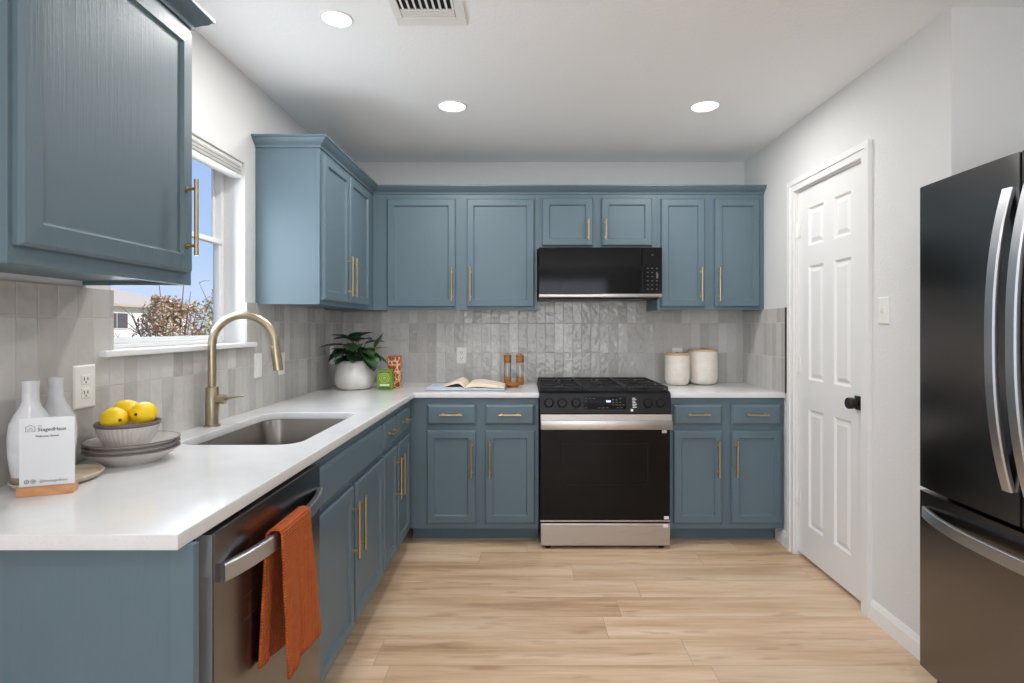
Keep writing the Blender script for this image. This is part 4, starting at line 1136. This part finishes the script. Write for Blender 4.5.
# (dx, dy, dz of the leaf base from the pot mouth, direction, length, width, droop)
specs += [((-0.06, -0.02, 0.085), (-1.0, -0.35, 0.05), 0.15, 0.060, 0.25), ((-0.05, 0.0, 0.060), (-1.0, -0.2, -0.20), 0.12, 0.07, 0.4),
          ((-0.045, 0.0, 0.125), (-1.0, 0.1, 0.25), 0.11, 0.055, 0.2), ((0.0, -0.02, 0.115), (-0.7, -0.5, 0.25), 0.13, 0.06, 0.5),
          ((0.01, 0.0, 0.10), (0.8, -0.5, 0.45), 0.14, 0.075, 0.6), ((0.0, -0.04, 0.08), (0.3, -0.9, 0.2), 0.12, 0.085, 0.9),
          ((0.04, -0.03, 0.06), (0.9, -0.6, 0.1), 0.13, 0.085, 0.9), ((0.08, -0.04, 0.05), (0.7, -0.6, -0.5), 0.13, 0.085, 0.9),
          ((0.10, -0.02, 0.03), (0.5, -0.7, -0.7), 0.12, 0.075, 0.8), ((-0.03, -0.05, 0.06), (-0.5, -0.85, 0.0), 0.11, 0.075, 0.9),
          ((-0.02, 0.02, 0.10), (0.2, 0.6, 0.7), 0.12, 0.07, 0.6), ((0.06, 0.02, 0.09), (0.8, 0.5, 0.35), 0.13, 0.06, 0.5),
          ((0.03, 0.0, 0.13), (0.75, -0.2, 0.30), 0.11, 0.05, 0.2), ((-0.02, 0.03, 0.07), (-0.8, 0.6, 0.4), 0.13, 0.07, 0.5),
          ((-0.06, 0.0, 0.04), (-0.8, -0.7, -0.1), 0.12, 0.07, 0.7), ((0.13, -0.01, 0.07), (0.5, -0.2, 0.75), 0.11, 0.035, -0.1),
          ((0.02, -0.06, 0.03), (0.1, -0.9, -0.2), 0.08, 0.06, 0.8), ((0.12, 0.0, 0.03), (0.9, 0.1, -0.45), 0.11, 0.06, 0.3)]
for off, d, L_, W_, dr in specs:
    b0 = c0 + V((off[0], off[1], off[2] * 1.15 + 0.012))
    leaf(bl, b0, d, Z, L_ * 1.0, W_ * 1.45, dr)
    tube(bs, [c0 + V((off[0] * 0.3, off[1] * 0.3, -0.012)), c0 + V((off[0] * 0.7, off[1] * 0.7, off[2] * 0.6)), b0], [0.0028, 0.0024, 0.0018], 6)
for _ in range(46):
    a = rnd.uniform(0, 2 * math.pi); rr = rnd.uniform(0.01, 0.07)
    b0 = c0 + V((rr * math.cos(a), rr * math.sin(a) * 0.8, rnd.uniform(0.01, 0.075)))
    leaf(bl, b0, (math.cos(a), math.sin(a), rnd.uniform(0.1, 0.7)), Z, rnd.uniform(0.07, 0.12), rnd.uniform(0.05, 0.08), 0.7)
    tube(bs, [c0 + V((0, 0, -0.012)), (c0 + b0) / 2 + V((0, 0, 0.005)), b0], 0.0016, 6)
leaf(byl, c0 + V((0.10, -0.03, 0.085)), (1, -0.1, 0.18), Z, 0.13, 0.05, 0.2); leaf(byl, c0 + V((-0.06, -0.07, 0.045)), (-0.3, -0.9, 0.2), Z, 0.07, 0.04, 0.6)
leaf(byl, c0 + V((0.155, 0.0, 0.01)), (1, -0.2, 0.25), Z, 0.07, 0.02, 0.1)
obj('leaves', bl, M['leaf'], t, 180, recalc=False); obj('stems', bs, M['twig'], t, 60); obj('yellowing_leaves', byl, M['leaf_yellow'], t, 180, recalc=False, label='yellow green leaves')

t = thing('green_box', (-0.866, 3.50, ZC), 'small green printed carton beside the plant pot', 'carton')
gx0, gx1, gyf, gz0, gz1 = -0.898, -0.808, 3.480, ZC + 0.0005, ZC + 0.124
bm = nb(); box(bm, gx0, gx1, gyf, gyf + 0.055, gz0, gz1, 0.002); obj('carton', bm, M['green_box'], t)
bm = nb(); lathe(bm, ((gx0 + gx1) / 2, gyf, gz0 + 0.075), [(0.032, 0.0), (0.032, 0.0008)], 36, X, Z, -Y); obj('round_print', bm, M['green_light'], t)
bm = nb()
for r1 in (0.025, 0.014):
    for i in range(36):
        a0, a1 = 2 * math.pi * i / 36, 2 * math.pi * (i + 1) / 36
        c = V(((gx0 + gx1) / 2, gyf - 0.0009, gz0 + 0.075))
        f = lambda a, r: c + X * (r * math.cos(a)) + Z * (r * math.sin(a))
        prism(bm, [f(a0, r1), f(a1, r1), f(a1, r1 - 0.004), f(a0, r1 - 0.004)], -Y * 0.0005)
box(bm, gx0 + 0.012, gx1 - 0.012, gyf - 0.0006, gyf, gz0 + 0.106, gz0 + 0.112)
box(bm, gx0 + 0.010, gx1 - 0.010, gyf - 0.0006, gyf, gz0 + 0.006, gz0 + 0.020)
obj('dark_print', bm, M['green_dark'], t)
bm = nb(); box(bm, gx0 + 0.016, gx1 - 0.016, gyf - 0.0006, gyf, gz0 + 0.026, gz0 + 0.038); obj('pale_band', bm, M['print_white'], t)
t = thing('patterned_tin', (-0.822, 3.625, ZC), 'tall rust and cream patterned tin standing behind the green carton', 'tin')
bm = nb(); box(bm, -0.862, -0.782, 3.585, 3.66, ZC + 0.0005, ZC + 0.196, 0.006); obj('tin_body', bm, M['swirl'], t)
bm = nb(); box(bm, -0.859, -0.785, 3.588, 3.657, ZC + 0.1965, ZC + 0.204, 0.003); obj('tin_lid', bm, M['wood_acacia'], t)

# ------------------------------------------------------------------ open book, wooden dish, mills
t = thing('open_book', (-0.345, 3.56, ZC), 'open cookbook with cream pages lying on the back counter', 'book')
bx0, bxs, bx1 = -0.590, -0.352, -0.118; by0, by1 = 3.440, 3.690
def prof_solid(bm, top, zb, y0, y1, skew=0.0):
    a = [V((x, y0, z)) for x, z in top]; b = [V((x, y0, zb)) for x, _ in top][::-1]
    prism(bm, a + b, V((skew, y1 - y0, 0)))
bm = nb(); box(bm, bx0 - 0.004, bx1 + 0.004, by0 - 0.003, by1 + 0.003, ZC + 0.0005, ZC + 0.0035, 0.001); obj('cover', bm, M['cover'], t)
bm = nb(); prof_solid(bm, [(bx0, ZC + 0.020), (bx0 + 0.03, ZC + 0.022), (bxs - 0.03, ZC + 0.022), (bxs, ZC + 0.012)], ZC + 0.0036, by0, by1)
prof_solid(bm, [(bxs, ZC + 0.012), (bxs + 0.03, ZC + 0.018), (bx1, ZC + 0.013)], ZC + 0.0036, by0, by1); obj('page_block', bm, M['paper_edge'], t)
bm = nb()
def smooth_line(p, n=8):
    out = []
    for i in range(len(p) - 1):
        p0_, p1_, p2_, p3_ = p[max(i - 1, 0)], p[i], p[i + 1], p[min(i + 2, len(p) - 1)]
        for k in range(n):
            u = k / n
            out.append(tuple(0.5 * (2 * b + (c - a) * u + (2 * a - 5 * b + 4 * c - d_) * u * u + (3 * b - a - 3 * c + d_) * u ** 3) for a, b, c, d_ in zip(p0_, p1_, p2_, p3_)))
    return out + [p[-1]]
def fan(top, low):
    q = smooth_line(top) + smooth_line(low)[::-1]
    a = [V((x, by0 + 0.002, ZC + z)) for x, z in q]; b = [V((x + 0.004, by1 - 0.002, ZC + z)) for x, z in q]
    A_, B_ = ring(bm, a), ring(bm, b); bridge(bm, A_, B_); n = len(q) // 2
    for R__ in (A_, B_):
        for i in range(n - 1): bm.faces.new((R__[i], R__[i + 1], R__[-2 - i], R__[-1 - i]))
fan([(-0.502, 0.023), (-0.450, 0.042), (-0.402, 0.061), (-0.372, 0.048), (-0.356, 0.020)], [(-0.500, 0.0215), (-0.450, 0.034), (-0.405, 0.044), (-0.378, 0.034), (-0.358, 0.014)])
fan([(-0.354, 0.020), (-0.335, 0.042), (-0.275, 0.050), (-0.205, 0.041), (-0.122, 0.022)], [(-0.350, 0.014), (-0.325, 0.022), (-0.275, 0.024), (-0.205, 0.020), (-0.122, 0.0165)])
obj('pages', bm, M['paper'], t, 40)

bm = nb(); dc = V((-0.075, 3.66, ZC + 0.0005))
def ov(a, b, z): return [dc + V((a * math.cos(2 * math.pi * i / 40), b * math.sin(2 * math.pi * i / 40), z)) for i in range(40)]
loft(bm, [ov(0.028, 0.035, 0), ov(0.038, 0.047, 0.006), ov(0.050, 0.058, 0.022), ov(0.048, 0.056, 0.024), ov(0.036, 0.044, 0.010), ov(0.02, 0.025, 0.006)])
o = obj('wooden_dish', bm, M['wood_acacia'], None, 50, loc=dc); tag(o, 'small wooden dish at the right end of the book, before the mills', 'dish')
def mill(x, y, label):
    z = ZC + 0.0005
    t = thing('spice_mill', (x, y, z), label, 'mill', 'wood and glass spice mills')
    bm = nb(); lathe(bm, (x, y, z), [(0.0245, 0), (0.0255, 0.002), (0.0255, 0.050), (0.0245, 0.052)], 36); obj('wood_base', bm, M['wood_acacia'], t, 30)
    bm = nb(); lathe(bm, (x, y, z), [(0.0225, 0.0521), (0.0225, 0.1475)], 36, cap0=False, cap1=False); obj('glass_body', bm, M['clear'], t, 30)
    bm = nb(); tube(bm, [V((x, y, z + 0.0521)), V((x, y, z + 0.1475))], 0.003, 10); obj('spindle', bm, M['paper'], t, 30)
    bm = nb(); lathe(bm, (x, y, z), [(0.0245, 0.148), (0.0255, 0.150), (0.0255, 0.198), (0.0235, 0.201), (0.006, 0.2015), (0.006, 0.208), (0.003, 0.210)], 36); obj('wood_cap', bm, M['wood_acacia'], t, 30)
mill(-0.111, 3.815, 'left one of the two wood and glass spice mills by the oven')
mill(-0.027, 3.815, 'right one of the two wood and glass spice mills, nearest the oven')

# ------------------------------------------------------------------ canisters
def canister(x, y, r_, h, label):
    z = ZC + 0.0005
    t = thing('canister', (x, y, z), label, 'canister', 'cream canisters with wooden lids')
    bm = nb(); prof = [(r_ * 0.62, 0)] + [(r_ * 0.62 + r_ * 0.37 * math.sin(R(a)), 0.040 * (1 - math.cos(R(a)))) for a in (20, 40, 60, 80)] + [(r_, 0.055), (r_, h - 0.02), (r_ * 0.985, h - 0.014), (r_ * 0.93, h - 0.0135), (r_ * 0.93, h - 0.02)]
    lathe(bm, (x, y, z), prof, 64); obj('jar', bm, M['canister'], t, 50)
    bm = nb(); lathe(bm, (x, y, z), [(r_ * 0.99, h - 0.0134), (r_, h - 0.012), (r_, h - 0.003), (r_ * 0.98, h)], 64); ld = obj('lid', bm, M['wood_lid'], t, 30)
    bm = nb(); tube(bm, [V((x - 0.012, y, z + h)), V((x - 0.010, y, z + h + 0.006)), V((x + 0.010, y, z + h + 0.006)), V((x + 0.012, y, z + h))], 0.002, 8); obj('pull_loop', bm, M['bark'], ld)
canister(1.024, 3.805, 0.080, 0.212, 'smaller cream canister with a wooden lid, nearer the oven')
canister(1.215, 3.862, 0.096, 0.236, 'larger cream canister with a wooden lid, nearer the right wall')

# ------------------------------------------------------------------ outside the sink window
bm = nb(); box(bm, -90, -1.45, -30, 110, -0.5, -0.35); o = obj('ground', bm, M['grass']); o['kind'] = 'structure'
t = thing('neighbour_house', (-34, 38, -0.35), 'white neighbouring house with a brown hipped roof, seen through the window', 'house')
hx0, hx1, hy0_, hy1_ = -39.0, -28.5, 22.0, 48.0
bm = nb(); box(bm, hx0, hx1, hy0_, hy1_, -0.35, 2.80); obj('wall', bm, M['stucco'], t)
bm = nb(); e_ = 0.45; ze = 2.72; zr = 4.75; xm = (hx0 + hx1) / 2
A = [bm.verts.new(p) for p in ((hx0 - e_, hy0_ - e_, ze), (hx1 + e_, hy0_ - e_, ze), (hx1 + e_, hy1_ + e_, ze), (hx0 - e_, hy1_ + e_, ze))]
B = [bm.verts.new(p) for p in ((hx0 - e_, hy0_ - e_, ze + 0.18), (hx1 + e_, hy0_ - e_, ze + 0.18), (hx1 + e_, hy1_ + e_, ze + 0.18), (hx0 - e_, hy1_ + e_, ze + 0.18))]
r0 = bm.verts.new((xm, hy0_ + 5, zr)); r1 = bm.verts.new((xm, hy1_ - 3.6, zr))
bm.faces.new(A[::-1]); bridge(bm, A, B)
bm.faces.new((B[1], B[2], r1, r0)); bm.faces.new((B[3], B[0], r0, r1)); bm.faces.new((B[0], B[1], r0)); bm.faces.new((B[2], B[3], r1)); rf = obj('roof', bm, M['roof'], t)
bm = nb(); tube(bm, [V((-32, 38.5, 3.6)), V((-32, 38.5, 4.5))], 0.16, 10); obj('vent_pipe', bm, M['shutter'], rf)
bm = nb(); tube(bm, [V((-32, 42.0, 3.6)), V((-32, 42.0, 4.75))], 0.22, 10); obj('vent_pipe', bm, M['shutter'], rf)
bm = nb(); box(bm, hx1, hx1 + 0.06, 38.6, 40.9, 1.15, 2.32); wf = obj('window', bm, M['stucco'], t)
bm = nb(); box(bm, hx1 + 0.06, hx1 + 0.09, 38.7, 39.7, 1.22, 2.26); box(bm, hx1 + 0.06, hx1 + 0.09, 39.8, 40.8, 1.22, 2.26); obj('screen', bm, M['shutter'], wf)

def shrub(name, c, r_, h, n, mats, label, seed, tall=0.0):
    rnd = random.Random(seed); c = V(c)
    t = thing(name, c, label, 'shrub', 'shrubs outside the window')
    bs = nb(); bl_ = nb()
    for k in range(16):
        a = rnd.uniform(0, 2 * math.pi); rr = rnd.uniform(0.2, 0.95) * r_; hh = h * rnd.uniform(0.75, 1.02) + (tall * rnd.random() if k % 3 == 0 else 0)
        p1 = c + V((rr * 0.5 * math.cos(a), rr * 0.5 * math.sin(a), hh * 0.5)); p2 = c + V((rr * math.cos(a), rr * math.sin(a), hh))
        tube(bs, [c, p1, p2], [0.028, 0.016, 0.005], 5)
        for q in range(6):
            s = p1.lerp(p2, rnd.random()); dd = V((rnd.uniform(-1, 1), rnd.uniform(-1, 1), rnd.uniform(0.2, 1.2))) * 0.28
            tube(bs, [s, s + dd * 0.5 + V((0, 0, 0.03)), s + dd], [0.008, 0.006, 0.003], 4)
    for k in range(n):
        a = rnd.uniform(0, 2 * math.pi); u = rnd.random() ** 0.5; el = rnd.random()
        rr = r_ * u * math.sqrt(max(0.05, 1 - (el * 0.9) ** 2)); p = c + V((rr * math.cos(a), rr * math.sin(a), h * (0.08 + 0.92 * el)))
        p += V((noise.noise(p * 2.1), noise.noise(p * 2.1 + V((5, 0, 0))), noise.noise(p * 2.1 + V((0, 9, 0))))) * 0.25
        d = V((rnd.uniform(-1, 1), rnd.uniform(-1, 1), rnd.uniform(-0.4, 1))).normalized(); s = d.cross(Z); s = s.normalized() if s.length > 0.1 else X
        l_ = rnd.uniform(0.04, 0.095); w = l_ * 0.33
        f = bl_.faces.new([bl_.verts.new(p), bl_.verts.new(p + d * l_ * 0.5 + s * w), bl_.verts.new(p + d * l_), bl_.verts.new(p + d * l_ * 0.5 - s * w)])
        f.material_index = 0 if rnd.random() < 0.7 else 1
    obj('branches', bs, M['bark'], t); obj('leaves', bl_, mats, t, recalc=False)
shrub('shrub', (-6.9, 11.2, -0.35), 0.85, 2.15, 9000, [M['leaf_r'], M['leaf_g']], 'reddish leafy shrub in the middle of the view through the window', 3, 0.9)
shrub('shrub', (-5.1, 10.9, -0.35), 0.85, 2.25, 9000, [M['leaf_r'], M['leaf_g']], 'reddish shrub with bare twigs at the right of the window view', 8, 0.8)
shrub('shrub', (-7.3, 15.0, -0.35), 1.5, 2.75, 9000, [M['leaf_g'], M['leaf_g']], 'yellow green shrub behind the reddish ones outside the window', 12, 0.7)
shrub('shrub', (-9.6, 12.6, -0.35), 0.8, 1.35, 1800, [M['leaf_r'], M['leaf_r']], 'low brown shrub in front of the white house wall', 21, 0.5)
